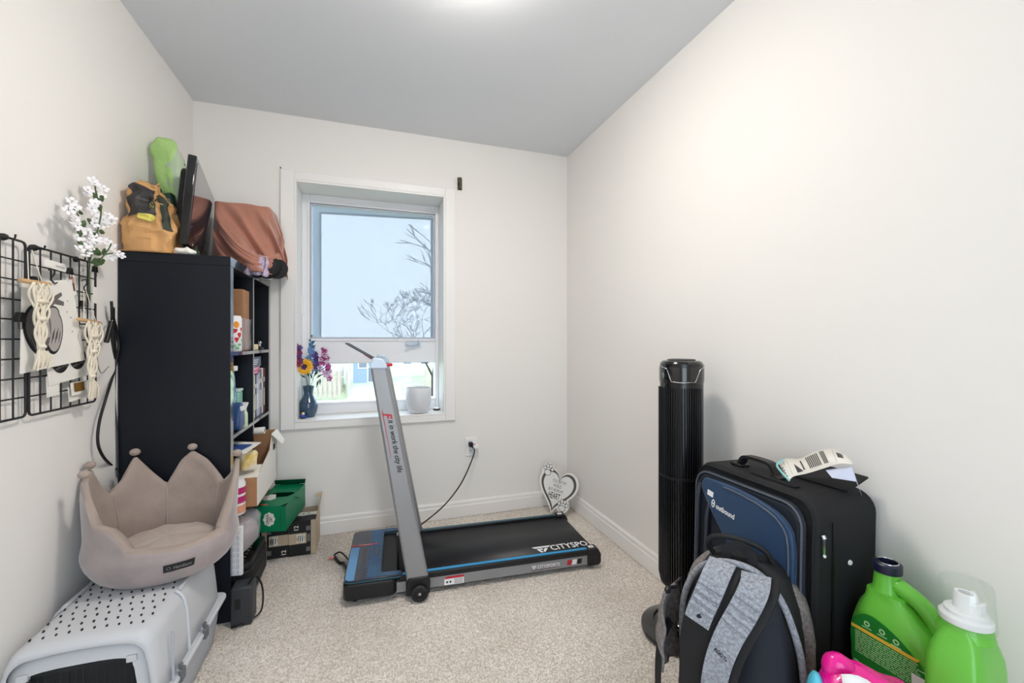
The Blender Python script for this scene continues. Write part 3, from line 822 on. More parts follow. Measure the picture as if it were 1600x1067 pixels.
# top plate: U-shaped outline
U = [(-.605, -.215), (-.60, -.24), (-.575, -.25), (-.375, -.25), (-.365, -.243), (-.365, -.215), (-.372, -.208), (-.445, -.205), (-.45, -.195),
     (-.45, .195), (-.445, .205), (-.372, .208), (-.365, .215), (-.365, .243), (-.375, .25), (-.575, .25), (-.60, .24), (-.605, .215)]
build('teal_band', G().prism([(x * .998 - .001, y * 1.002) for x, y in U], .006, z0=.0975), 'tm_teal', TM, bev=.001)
build('top_cover', G().prism(U, .007, z0=.1035), 'tm_cover', TM, bev=.002)
zt = .1108
build('pale_edge_band', G().prism([(-.600, -.225), (-.594, -.24), (-.578, -.246), (-.562, -.246), (-.562, .06), (-.600, .06)], .0004, z0=zt), 'tm_cover_light', TM)
build('red_stripe', G().prism([(-.602, .072), (-.50, .072), (-.49, .078), (-.485, .07), (-.478, .078), (-.478, .086), (-.49, .088), (-.50, .084), (-.602, .084)], .0006, z0=zt), 'red', TM)
text('CITYSPORTS', 'white', TM, frame((-.535, .078, zt + .0006), (1, 0, 0), (0, 1, 0)), w=.06, t=.0002)
# hexagon pattern, one piece of real relief
g = G(); hx = [(cos(pi / 3 * k + pi / 6), sin(pi / 3 * k + pi / 6)) for k in range(6)]
for j in range(-17, 18):
    for i in range(7):
        x = -.508 + i * .0115 + (0 if j % 2 else .0058); y = j * .0138
        if abs(y) > .243: continue
        if x > -.452 and abs(y) < .212: continue
        if abs(y) < .05 and -.492 < x < -.466: continue
        g.ring([(x + a * .0062, y + b * .0072) for a, b in hx], [(x + a * .0049, y + b * .0059) for a, b in hx], .0005, z0=zt)
    if abs(j * .0138) > .212 and abs(j * .0138) < .243:
        for i in range(7, 12):
            x = -.508 + i * .0115 + (0 if j % 2 else .0058); y = j * .0138
            if x > -.37: continue
            g.ring([(x + a * .0062, y + b * .0072) for a, b in hx], [(x + a * .0049, y + b * .0059) for a, b in hx], .0005, z0=zt)
o = build('hexagon_relief', g, 'tm_cover_light', TM, stuff=True)
text('CITYSPORTS', 'tm_cover_light', TM, frame((-.479, 0, zt), (0, -1, 0), (1, 0, 0)), w=.085, h=.013, t=.0005, bold=.01)
g = G().ring([(-.552, -.155), (-.518, -.155), (-.518, .045), (-.552, .045)][::1], [(-.5512, -.1542), (-.5188, -.1542), (-.5188, .0442), (-.5512, .0442)], .0004, z0=zt)
build('display_outline', g, 'tm_cover_light', TM)
# deck, belt, rollers
build('deck', G().box(-.39, .575, -.205, .205, .03, .074), 'tm_black', TM, bev=.004)
g = G()
pr = [(-.455, .086), (.572, .086)] + [(.572 + .02 * sin(a), .066 + .02 * cos(a)) for a in (pi / 6, pi / 3, pi / 2, 2 * pi / 3, 5 * pi / 6, pi)]
vs = [V((x, y, z)) for x, z in pr for y in (-.197, .197)]
g.add(vs, [(2 * i, 2 * i + 2, 2 * i + 3, 2 * i + 1) for i in range(len(pr) - 1)])
build('running_belt', g, 'tm_belt', TM, sm=50, solid=.0025)
def logo(T, s, m):
    g = G()
    g.prism([(-.5 * s, .28 * s), (.55 * s, .28 * s), (.42 * s, .12 * s), (-.38 * s, .12 * s)], .0006, T)
    g.prism([(-.30 * s, .04 * s), (.05 * s, .04 * s), (.05 * s, -.08 * s), (-.14 * s, -.08 * s), (-.02 * s, -.32 * s), (-.16 * s, -.36 * s)][::-1], .0006, T)
    g.prism([(.14 * s, .04 * s), (.34 * s, .04 * s), (.06 * s, -.36 * s), (.0, -.24 * s)][::-1], .0006, T)
    return g
T = frame((.382, -.145, .087), (1, 0, 0), (0, 1, 0))
build('belt_logo', logo(frame((.325, -.150, .0875), (1, 0, 0), (0, 1, 0)), .095, 'white'), 'white', TM)
text('CITYSPO', 'white', TM, frame((.470, -.150, .0875), (1, 0, 0), (0, 1, 0)), w=.20, h=.052, sp=1.05, bold=.02, name='belt_lettering')
# rails
for s in (-1, 1):
    y0, y1 = sorted((s * .204, s * .236))
    build('side_rail', G().box(-.375, .545, y0, y1, .068, .094), 'tm_black', TM, bev=.004)
    y0, y1 = sorted((s * .207, s * .226))
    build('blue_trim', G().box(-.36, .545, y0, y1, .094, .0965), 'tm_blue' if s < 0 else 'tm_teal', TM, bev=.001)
    y0, y1 = sorted((s * .205, s * .2325))
    build('side_skirt', G().box(-.395, .548, y0, y1, .022, .068), 'tm_silver', TM, bev=.002)
    g = G().prism([(.535, .016), (.595, .016), (.607, .03), (.607, .070), (.590, .100), (.535, .100)], .052, Matrix(((1, 0, 0, 0), (0, 0, -1, s * .216 + .026), (0, 1, 0, 0), (0, 0, 0, 1))))
    e = build('end_cap', g, 'tm_black', TM, bev=.005)
    build('sticker', G().prism(rr(.026, .022, .002, cx=.562, cy=s * .214), .0005, z0=.1002), 'white', e)
    build('sticker_mark', G().prism([(.557, s * .214 - .004), (.567, s * .214 - .004), (.562, s * .214 + .005)], .0003, z0=.1007), 'red', e)
# side print on near skirt
T = frame((.33, -.2327, .046), (1, 0, 0), (0, 0, 1))
text('CITYSPORTS', 'white', TM, T, w=.115, h=.016, bold=.015, name='side_lettering')
build('side_logo', logo(frame((.255, -.2327, .046), (1, 0, 0), (0, 0, 1)), .026, 'white'), 'white', TM)
build('underline', G().prism([(.24, .030), (.38, .032), (.38, .033), (.24, .0325)], .0005, frame((0, -.2327, 0), (1, 0, 0), (0, 0, 1))), mat('dark_red', (90, 30, 40), .5), TM)
T = frame((0, -.2327, 0), (1, 0, 0), (0, 0, 1))
for x, m in ((.425, 'red'), (.452, 'white'), (.479, 'ink')):
    build('colour_block', G().prism([(x, .033), (x + .023, .033), (x + .027, .057), (x + .004, .057)], .0006, T), m, TM)
lb = build('warning_label', G().prism([(-.175, .024), (-.085, .024), (-.085, .052), (-.175, .052)], .0006, T), 'white', TM)
build('red_header', G().prism([(-.175, .052), (-.085, .052), (-.085, .062), (-.165, .062)], .0007, T), 'red', lb)
g = G()
for k in range(4): g.prism([(-.13, .028 + .006 * k), (-.09, .028 + .006 * k), (-.09, .030 + .006 * k), (-.13, .030 + .006 * k)], .0008, T)
g.prism(oval(.010, .010, 10, -.162, .037), .0008, T); g.prism(oval(.010, .010, 10, -.147, .037), .0008, T)
build('label_print', g, 'dark_grey', lb)
# uprights
bx_, tx_, zt_ = -.292, -.463, 1.045
def upright(s):
    yc = s * .252
    dx = tx_ - bx_; th = .036
    def P(f, e): # centre line point + half width e
        x = bx_ + dx * f; z = .075 + (zt_ - .075) * f
        return (x + e, z)
    wb, wt = .048, .034
    ol = [P(0, -wb), P(0, wb), P(.5, lerp(wb, wt, .5)), P(.97, wt), (P(1, wt)[0] - .008, P(1, 0)[1]), (P(1, -wt)[0] + .008, P(1, 0)[1] + .004), P(.97, -wt), P(.5, -lerp(wb, wt, .5))]
    T = Matrix(((1, 0, 0, 0), (0, 0, -1, yc + th / 2), (0, 1, 0, 0), (0, 0, 0, 1)))
    u = build('upright', G().prism(ol, th, T), 'tm_silver', TM, bev=.009)
    cap = [P(.972, -wt - .002), P(.972, wt + .002), P(.99, wt + .001), (P(1, wt)[0] - .012, zt_ + .017), (P(1, -wt)[0] + .014, zt_ + .022), P(.99, -wt - .002)]
    build('upright_cap', G().prism(cap, th + .003, Matrix.Translation((0, -.0015, 0)) @ T), mat('pale_blue_plastic' , (196, 214, 232), .25) if 'pale_blue_plastic' not in M_ else 'pale_blue_plastic', u, bev=.006)
    br = build('pivot_bracket', G().prism([(-.345, .022), (-.242, .022), (-.240, .075), (-.25, .1), (-.335, .1), (-.345, .075)], .03, Matrix(((1, 0, 0, 0), (0, 0, -1, s * .262 + .015), (0, 1, 0, 0), (0, 0, 0, 1)))), 'tm_black', TM, bev=.006)
    T = frame((-.288, s * .285, .038), (1, 0, 0), (0, 0, 1))
    wl = build('wheel', G().lathe([(.010, -.013), (.030, -.013), (.036, -.009), (.0365, .009), (.030, .013), (.022, .013), (.020, .009), (.010, .010), (0, .010)], n=28, T=T), 'tm_black', TM, sm=40)
    build('wheel_hub', G().lathe([(.0, -.012), (.006, -.012), (.006, .013), (0, .014)], n=12, T=T), 'chrome', wl, sm=40)
    return u
u1 = upright(-1); u2 = upright(1)
dirx = V((tx_ - bx_, 0, zt_ - .075)).normalized()
def onup(f): return V((bx_ + (tx_ - bx_) * f, -.252 - .0183, .075 + (zt_ - .075) * f))
T = frame(onup(.615), -dirx, V((0, 0, 1)).cross(V((0, 0, 1))) or V((1, 0, 0)))
T = frame(onup(.625) + V((.006, 0, 0)), -dirx, V((dirx.z, 0, -dirx.x)))
text('it in work the city life', 'ink', u1, T, w=.235, h=.030, shear=.3, bold=.015)
T2 = frame(onup(.76) + V((.0, 0, 0)), -dirx, V((dirx.z, 0, -dirx.x)))
text('F', 'red', u1, T2, h=.036, shear=.3, bold=.03, name='red_initial')
T3 = frame(onup(.70), -dirx, V((dirx.z, 0, -dirx.x)))
build('red_swoosh', G().prism([(-.10, -.014), (-.08, -.020), (.12, -.018), (.12, -.0165), (-.08, -.0165)], .0006, T3), 'red', u1)
# handle between the uprights and thin folded console
g = G().tube([(tx_, -.235, zt_ - .01), (tx_, .235, zt_ - .01)], .013, 12)
build('cross_handle', g, 'tm_black', TM, sm=50)
T = Matrix.Translation((tx_ - .02, 0, zt_ + .012)) @ Matrix.Rotation(R_(31), 4, 'Y')
build('device_shelf', G().prism(rr(.145, .15, .02, cx=-.065, cy=-.165), .0035, T), 'tm_black', TM, bev=.0015)
build('shelf_clip', G().strip([(tx_ - .055, -.262, zt_ + .035), (tx_ - .03, -.262, zt_ + .018), (tx_ - .015, -.262, zt_ + .014)], .012, .004, up=(0, 0, 1)), mat('maroon', (110, 30, 44), .4), TM)
build('safety_key', G().tube([(tx_ + .03, -.262, zt_ - .012), (tx_ + .052, -.262, zt_ - .010)], .0065, 8).ball((tx_ + .054, -.262, zt_ - .01), .008, 8, 6), 'red', TM, sm=50)
ft_ = build('foot', G().lathe([(.014, 0), (.014, .006), (.006, .010), (.006, .026), (0, .026)], n=14), 'tm_black', TM, loc=(-.56, -.20, 0))
for x, y in ((-.56, .2), (.57, -.19), (.57, .19)):
    c = ft_.copy(); COL.objects.link(c); c.parent = TM; c.location = (x, y, 0)

# ================================================================ OUTLET, PLUG, CORDS
c = at(735.5, 697, Y=YB)
t = thing('outlet', 'white wall outlet between window and heart sign', 'outlet', (c.x, YB, c.z))
build('cover_plate', G().box(-.036, .036, -.006, 0, -.060, .060), 'trim_paint', t, bev=.002)
build('socket_face', G().box(-.017, .017, -.008, -.006, -.048, -.008).box(-.017, .017, -.008, -.006, .008, .048), 'white', t, bev=.001)
build('slots', G().box(-.008, -.005, -.0085, -.008, -.030, -.020).box(.005, .008, -.0085, -.008, -.030, -.020), 'ink', t)
t = thing('plug_adapter', 'small white adapter plugged in the outlet', 'adapter', (c.x + .022, YB - .009, c.z + .008))
build('adapter_body', G().box(-.016, .020, -.045, 0, -.014, .012), 'white', t, bev=.004)
build('red_band', G().box(-.0162, .004, -.034, -.012, .006, .0125), 'red', t)
t = thing('power_lead', 'black cord hanging from the outlet down to the floor behind the treadmill', 'cord', (0, 0, 0))
pc = V((c.x - .006, YB - .03, c.z + .022))
build('plug', G().box(pc.x - .013, pc.x + .013, YB - .045, YB - .009, pc.z - .016, pc.z + .013), 'black', t, bev=.004)
pts = spline([(pc.x, YB - .04, pc.z - .01), (pc.x + .015, YB - .06, pc.z - .05), at(722, 752, Y=2.64), at(693, 790, Y=2.58), at(652, 824, Y=2.50), at(640, 835, Z=.006), (.05, 2.50, .006), (-.06, 2.46, .007)], 8)
build('cord', G().tube(pts, .0042, 6), 'black', t, sm=60)
t = thing('mains_lead', 'thick black lead looping on the carpet left of the treadmill', 'cord', (0, 0, 0))
pts = spline([(-.085, 2.235, .05), at(533, 862.5, Z=.03), at(523, 866, Z=.012), at(524, 871, Z=.008), at(531, 879, Z=.006), at(537, 880, Z=.010), (-.09, 2.165, .035)], 6)
build('lead', G().tube(pts, [.004] * 16 + [.008] * (len(pts) - 16), 8), 'black', t, sm=60)
c = at(520, 871, Z=.008)
build('red_tip', G().tube([at(524, 869.5, Z=.01), at(513, 872, Z=.008)], .006, 8), mat('salmon', (226, 140, 128), .5), t, sm=60)

# ================================================================ HEART SIGN
mat('sign_face', (232, 230, 226), .6); mat('sign_grey', (82, 80, 80), .6)
# heart in its own plane: x right, y up, in metres
def heart(k, n=60, dy=0):
    o = []
    for i in range(n):
        a = 2 * pi * i / n
        x = 16 * sin(a) ** 3; y = 13 * cos(a) - 5 * cos(2 * a) - 2 * cos(3 * a) - cos(4 * a)
        o.append((x * k, y * k * 1.22 + dy))
    return o[::-1]
HS = thing('heart_sign', 'white heart shaped wooden sign with paw prints leaning in the right corner', 'sign')
k = .0074; KY = 1.22
hp = V((1.172, 2.560, .172))
nrm = V((-.50, -.84, .26)).normalized()
roll = R_(-14)
xr = V((0, 0, 1)).cross(nrm).normalized(); yr = nrm.cross(xr).normalized()
Xh = xr * cos(roll) + yr * sin(roll); Yh = nrm.cross(Xh)
HT = frame(hp, Xh, Yh)
HS.matrix_basis = HT
t1 = .012
paws = ((-.088, .095, .95), (.060, -.092, .95))
build('board', G().prism(heart(k * 1.10), t1), 'sign_face', HS, bev=.002)
for px_, py_, s in paws: build('paw_board', G().prism(oval(.090 * s, .098 * s, 24, px_, py_), t1 + .0004), 'sign_face', HS, bev=.002)
build('grey_outline', G().ring(heart(k * .98, dy=0), heart(k * .84, dy=0), .0006, z0=t1), 'sign_grey', HS)
for i, (s, w, h, x, y) in enumerate((('YOU LEFT MY', .092, .020, .004, .042), ('WORLD', .055, .019, -.004, .014), ('BUT NEVER MY', .098, .018, -.006, -.014), ('HEART', .076, .038, -.008, -.050))):
    text(s, 'sign_grey' if i < 3 else 'ink', HS, Matrix.Translation((x, y, t1)) @ Matrix.Rotation(R_(0), 4, 'Z'), w=w, h=h, t=.0008, bold=.0 if i < 3 else .01)
for px_, py_, s in paws:
    a = G(); b2 = G()
    for (x, y, w, h, r_) in ((0, -.018, .042, .036, 0), (-.026, .008, .017, .023, .3), (-.010, .026, .017, .025, .1), (.010, .027, .017, .025, -.1), (.027, .009, .017, .023, -.3)):
        T = Matrix.Translation((px_ + x * s, py_ + y * s, t1 + .0005)) @ Matrix.Rotation(r_, 4, 'Z')
        a.prism(oval(w * s + .006, h * s + .006, 16), .0006, T); b2.prism(oval(w * s, h * s, 16), .0010, T)
    q = build('paw_outline', a, 'ink', HS); build('paw_pads', b2, 'sign_face', q)
# ================================================================ TOWER FAN
FN = thing('tower_fan', 'tall black oscillating tower fan on a round base by the right wall', 'fan', (1.155, 1.368, 0), R_(-38))
build('base', G().lathe([(0, .004), (.145, .004), (.152, .012), (.150, .022), (.120, .034), (.060, .044), (.040, .052), (.036, .060), (0, .060)], n=56), 'black_gloss', FN, sm=50)
build('base_groove', G().tube([(.105 * cos(a), .105 * sin(a), .0385) for a in [2 * pi * k / 48 for k in range(48)]], .003, 6, closed=True), 'dark_grey', FN, sm=60)
build('neck', G().lathe([(.036, .05), (.032, .08), (.030, .21), (0, .21)], n=28), 'black', FN, sm=50)
def ovalr(z, a, rx=.079, ry=.082):
    if z < .23: f = .80 + .20 * sin(min(1, (z - .185) / .045) * pi / 2)
    else: f = 1
    return V((rx * f * cos(a), ry * f * sin(a), z))
g = G().surf(lambda u, v: ovalr([.185, .19, .20, .215, .23, .5, .8, .985, 1.00, 1.035, 1.05][round(v * 10)], u * 2 * pi), 48, 11, cu=True)
build('housing', g, mat('fan_shell', (10, 10, 12), .25), FN, sm=50)
build('bottom_cap', G().lathe([(0, .184), (.064, .184), (.066, .188)], n=40), 'black', FN, sm=50)
hd = build('control_head', G().lathe([(.0805, .975), (.0825, .99), (.0825, 1.035), (.076, 1.056), (.068, 1.062), (0, 1.063)], n=48), 'black_gloss', FN, sm=50)
build('top_dial', G().lathe([(.052, 1.063), (.052, 1.066), (.047, 1.0675), (.040, 1.065), (0, 1.065)], n=40), 'dark_grey', hd, sm=50)
# silver trim line wrapped round the head
pts = []
for a, z in [(-150, 1.040), (-142, 1.036), (-130, 1.030), (-118, .988), (-112, .984), (-90, .982), (-62, .984), (-56, .988), (-42, 1.028), (-34, 1.034), (-15, 1.042), (10, 1.046)]:
    pts.append((.0838 * cos(R_(a)), .0838 * sin(R_(a)), z))
build('silver_trim', G().tube(spline(pts, 4), .0016, 6), 'chrome', hd, sm=60)
# vertical ribs: front grille
first = None
mat('fan_rib', (28, 29, 33), .3)
for i in range(22):
    a = R_(-176 + i * 6.6)
    q = G().tube([(.075 * cos(a), .075 * sin(a), .20), (.0825 * cos(a), .0855 * sin(a), .235), (.0825 * cos(a), .0855 * sin(a), .960)], .0024, 5)
    build('rib', q, 'fan_rib', FN, sm=60)
build('grille_band', G().lathe([(.0815, .615), (.084, .617), (.084, .623), (.0815, .625)], n=48, sy=1.03), 'fan_rib', FN, sm=50)
g = G()
for i in range(12): g.tube([(.079 * cos(R_(45 + i * 8)), .082 * sin(R_(45 + i * 8)), .25), (.079 * cos(R_(45 + i * 8)), .082 * sin(R_(45 + i * 8)), .95)], .0018, 4)
build('rear_grille', g, 'fan_rib', FN)
pts = spline([(-.03, .03, .19), (-.06, -.01, .16), (-.058, -.04, .09), (-.02, -.07, .055), (.03, -.08, .046), (.07, -.05, .042)], 6)
build('cord', G().tube(pts, .0035, 6), 'black', FN, sm=60)

# ================================================================ SUITCASE
mat('case_fabric', (12, 14, 19), .75, bump=(260, .3, .001)); mat('case_blue', (28, 60, 94), .6, bump=(300, .2, .001), sheen=.2); mat('case_piping', (84, 92, 104), .4); mat('case_navy', (12, 22, 36), .65, bump=(260, .2, .001))
SC = thing('suitcase', 'black and navy upright soft suitcase with airline tag, against the right wall', 'suitcase', (1.178, .990, .0), rot=(0, R_(1.5), R_(0)))
# local: front face at x = -.115, width along y (+-.205), height z 0..0.70
def soft(x0, x1, w, z0, z1, r, m, name, parent, bulge=.0, ntop=8):
    # rounded slab: outline in (y,z), thickness along x
    T = Matrix(((0, 0, 1, x0), (1, 0, 0, 0), (0, 1, 0, 0), (0, 0, 0, 1)))
    return build(name, G().prism(rr(w, z1 - z0, r, 6, 0, (z0 + z1) / 2), x1 - x0, T), m, parent, bev=.014)
soft(-.115, .118, .415, .045, .728, .055, 'case_fabric', 'main_shell', SC)
soft(-.140, -.112, .375, .06, .705, .055, 'case_navy', 'front_expansion', SC)
def loop_yz(w, z0, z1, r, x): return [(x, a, b) for a, b in rr(w, z1 - z0, r, 6, 0, (z0 + z1) / 2)]
build('piping', G().tube(loop_yz(.400, .052, .718, .05, -.117), .0035, 6, closed=True).tube(loop_yz(.395, .055, .716, .05, .095), .0035, 6, closed=True), 'case_fabric', SC, sm=60)
build('front_piping', G().tube(loop_yz(.372, .062, .703, .053, -.140), .003, 6, closed=True), 'case_piping', SC, sm=60)
# blue pocket with swoosh outline (y runs away from the camera to +, so near edge is y<0)
Tf = frame((-.1405, 0, .02), (0, -1, 0), (0, 0, 1))        # x right in the picture = -y
ol = [tuple(p)[:2] for p in spline([(-.135, .668, 0), (-.02, .672, 0), (.09, .66, 0), (.150, .635, 0), (.176, .58, 0), (.176, .40, 0), (.176, .16, 0), (.150, .11, 0), (.11, .20, 0), (.075, .33, 0), (.02, .44, 0), (-.06, .52, 0), (-.12, .59, 0), (-.150, .64, 0)], 3)]
pk = build('blue_pocket', G().prism(ol[::-1] if False else ol, .016, Tf), 'case_blue', SC, bev=.007)
zp = [V((p[0], p[1], .017)) for p in ol[2:26]]
build('pocket_zip', G().tube([Tf @ V((p.x * .93, lerp(.40, p.y, .965), p.z)) for p in zp], .0028, 6), 'case_piping', pk, sm=60)
build('pocket_seam', G().tube([Tf @ V(p) for p in ((.17, .50, .017), (.12, .46, .0175), (.08, .43, .0175))], .0016, 5).tube([Tf @ V(p) for p in ((.08, .43, .0175), (.125, .40, .0175), (.16, .395, .017))], .0016, 5), 'case_navy', pk, sm=60)
T = frame(Tf @ V((-.045, .590, .0165)), (0, -1, -.12), (0, -.12, 1))
text('outbound', 'white', pk, T, w=.072, h=.017, bold=.03)
e = G().prism(oval(.014, .026, 16), .0008, T @ Matrix.Translation((-.048, .002, 0))); build('emblem', e, 'white', pk)
g = G().prism(oval(.005, .008, 10, 0, .005), .001, T @ Matrix.Translation((-.048, .002, 0))).prism(oval(.005, .008, 10, 0, -.005), .001, T @ Matrix.Translation((-.048, .002, 0)))
build('emblem_holes', g, 'case_navy', pk)
T = frame(Tf @ V((-.105, .625, .0165)), (0, -1, -.15), (0, -.15, 1))
build('white_patch', G().prism(rr(.024, .017, .001), .001, T), 'white', pk)
# guard bars on the far half of the front
for y, z1 in ((.165, .66), (.125, .60)):
    build('guard_bar', G().tube([(-.146, y, .07), (-.150, y, .2), (-.150, y, z1 - .04), (-.142, y, z1)], .007, 8), mat('guard', (44, 50, 62), .35) if 'guard' not in M_ else 'guard', SC, sm=60)
# zip line, pull and stud on the near side
build('side_zip', G().box(-.060, -.052, -.2100, -.207, .08, .665), 'case_piping' if False else 'black', SC)
g = G().tube([(-.10, -.212, .640), (-.10, -.216, .632)], .006, 8).strip([(-.10, -.215, .632), (-.099, -.215, .590)], .007, .003, up=(0, -1, 0)).ball((-.099, -.216, .588), .006, 8, 6)
build('zip_pull', g, 'chrome', SC, sm=50)
build('stud', G().lathe([(.0, .0), (.007, 0), (.006, .003), (0, .004)], n=16, T=frame((.006, -.2085, .555), (1, 0, 0), (0, 0, 1))), 'white', SC, sm=50)
# top handle and strap
UP = .023
g = G().strip(spline([(-.04, .10, .729), (-.04, .085, .758), (-.04, .06, .765), (-.04, .0, .765), (-.04, -.02, .756), (-.04, -.035, .729)], 5), .030, .009, up=(0, 0, 1))
build('top_handle', g, 'black', SC, sm=40)
for y0_, y1_ in ((.08, .125), (-.06, -.02)): build('handle_base', G().box(-.060, -.02, y0_, y1_, .728, .736), 'black', SC, bev=.003)
build('handle_strap', G().strip([(-.075, .02, .731), (-.072, -.12, .7305)], .022, .003), 'case_fabric', SC)
# leather style name flap
fl = build('name_flap', G().add([(.0, -.035, .733), (.075, -.03, .772), (.095, -.195, .765), (.03, -.185, .728)], [(0, 1, 2, 3)]), 'black_matt', SC, solid=.005)
build('feet', G().box(-.10, -.06, -.19, -.13, .0, .048).box(-.10, -.06, .13, .19, 0, .048).box(.06, .10, -.19, -.13, 0, .048).box(.06, .10, .13, .19, 0, .048), 'black', SC, bev=.006)
# airline tag
TG = thing('airline_tag', 'long white airline luggage tag looped on the suitcase handle', 'luggage tag', (0, 0, 0))
A = [at(1222, 742, X=1.12), at(1226, 728, X=1.135), at(1246, 716, X=1.15), at(1268, 716, X=1.17), at(1292, 706, X=1.185), at(1318, 704, X=1.20), at(1332, 716, X=1.21)]
Bv = [at(1238, 752, X=1.10), at(1254, 743, X=1.10), at(1272, 737, X=1.11), at(1296, 728, X=1.12), at(1326, 722, X=1.14), at(1338, 732, X=1.16)]
top = spline([at(1216, 722, X=1.16), at(1228, 716, X=1.18), at(1250, 716, X=1.19), at(1275, 705, X=1.20), at(1302, 701, X=1.21), at(1328, 714, X=1.22)], 4)
bot = spline([at(1233, 751, X=1.10), at(1240, 744, X=1.11), at(1262, 739, X=1.12), at(1288, 731, X=1.13), at(1312, 724, X=1.14), at(1333, 725, X=1.15)], 4)
n = len(top)
def tagp(u, v):
    i = u * (n - 1); k = min(int(i), n - 2); f = i - k
    return top[k].lerp(top[k + 1], f).lerp(bot[k].lerp(bot[k + 1], f), v)
build('tag_paper', G().surf(tagp, n, 3), mat('tag_white', (236, 232, 222), .6), TG, sm=70, solid=.0008)
bot2 = [at(1262, 739, X=1.12), at(1290, 731, X=1.13), at(1312, 726, X=1.14), at(1333, 727, X=1.15), at(1345, 775, X=1.15), at(1300, 742, X=1.12)]
low = G(); low.add([at(1290, 734, X=1.135), at(1331, 728, X=1.155), at(1347, 775, X=1.165), at(1338, 752, X=1.150), at(1300, 746, X=1.125)], [(0, 1, 2, 3, 4)])
build('tag_tail', low, mat('tag_blue', (206, 212, 232), .6), TG, solid=.0008)
nrm_up = (tagp(.5, 0) - tagp(.5, 1)).cross(tagp(.6, .5) - tagp(.4, .5)).normalized()
if nrm_up.dot(V((0, 0, 1.136)) - tagp(.5, .5)) < 0: nrm_up = -nrm_up
def patch(g, u0, u1, v0, v1, k=4):
    g.add([tagp(lerp(u0, u1, i / k), v) + nrm_up * .0022 for i in range(k + 1) for v in (v0, v1)], [(2 * i, 2 * i + 1, 2 * i + 3, 2 * i + 2) for i in range(k)])
g = G()
for k in range(7): patch(g, .46 + .021 * k, .472 + .021 * k, .12, .82, 1)
for k in range(4): patch(g, .63 + .014 * k, .639 + .014 * k, .10, .82, 1)
g.add([tagp(.29, .35) + nrm_up * .0022, tagp(.29, .9) + nrm_up * .0022, tagp(.37, .85) + nrm_up * .0022], [(0, 1, 2)])
patch(g, .82, .90, .25, .6, 2); patch(g, .38, .40, .2, .8, 1)
build('barcode', g, 'dark_grey', TG)
g = G(); patch(g, .2, .205, .08, .92, 1); patch(g, .12, .125, .08, .92, 1); patch(g, .78, .784, .08, .92, 1)
build('ruled_lines', g, 'grey', TG)
g = G()
for k in range(4): patch(g, .02 + .0, .05, .35 + .14 * k, .42 + .14 * k, 1)
build('tag_code', g, 'ink', TG)
build('tag_loop', G().tube(spline([at(1233, 750, X=1.10), at(1222, 738, X=1.12), at(1214, 726, X=1.135), at(1224, 718, X=1.16)], 4), .003, 6), mat('tag_aqua', (150, 214, 214), .5), TG, sm=60)

# ================================================================ BACKPACK
mat('bp_black', (13, 15, 20), .7, bump=(200, .3, .001)); mat('bp_mesh', (22, 28, 40), .75, bump=(400, .5, .001)); mat('heather', (158, 163, 172), .85, var=(160, .35), bump=(300, .4, .001)); mat('heather_warm', (130, 124, 122), .85, var=(120, .35), bump=(300, .4, .001))
BP = thing('backpack', 'grey heather and black backpack standing straps forward against the suitcase', 'backpack', (.918, .868, 0), rot=(R_(-1.5), 0, R_(-58)))
HB = .565
def bpf(q):
    f = max(0, (q.z - .30) / (HB - .30)); k = 1 - .28 * f ** 2
    return V((q.x * k, q.y * (1 - .35 * f ** 2) + .02 * f, q.z)) + V((nz(q, 12, 4), nz(q, 12, 9), 0)) * .010
build('main_bag', G().ball((0, .03, HB / 2), (.145, .085, HB / 2), 36, 24, fn=bpf, e=.42), 'bp_black', BP, sm=80)
def bpf2(q):
    f = max(0, (q.z - .30) / (HB - .30)); k = 1 - .26 * f ** 2
    return V((q.x * k, q.y * (1 - .3 * f ** 2) + .02 * f, q.z)) + V((nz(q, 11, 14), nz(q, 11, 19), 0)) * .016
build('side_panel', G().ball((0, .075, HB / 2 - .012), (.160, .075, HB / 2 - .008), 36, 24, fn=bpf2, e=.42), 'heather_warm', BP, sm=80)
def backp(u, v):
    z = .03 + v * .49; w = .118 * (1 - .32 * max(0, (v - .55) / .45) ** 2)
    x = (u - .5) * 2 * w
    y = -.062 - .020 * (1 - (2 * u - 1) ** 2) * (.6 + .4 * sin(v * pi)) + .030 * max(0, (v - .6) / .4) ** 2
    y += .006 * cos((2 * u - 1) * 6)
    return V((x, y - .004, z))
build('back_padding', G().surf(backp, 17, 22), 'bp_mesh', BP, sm=80, solid=-.012)
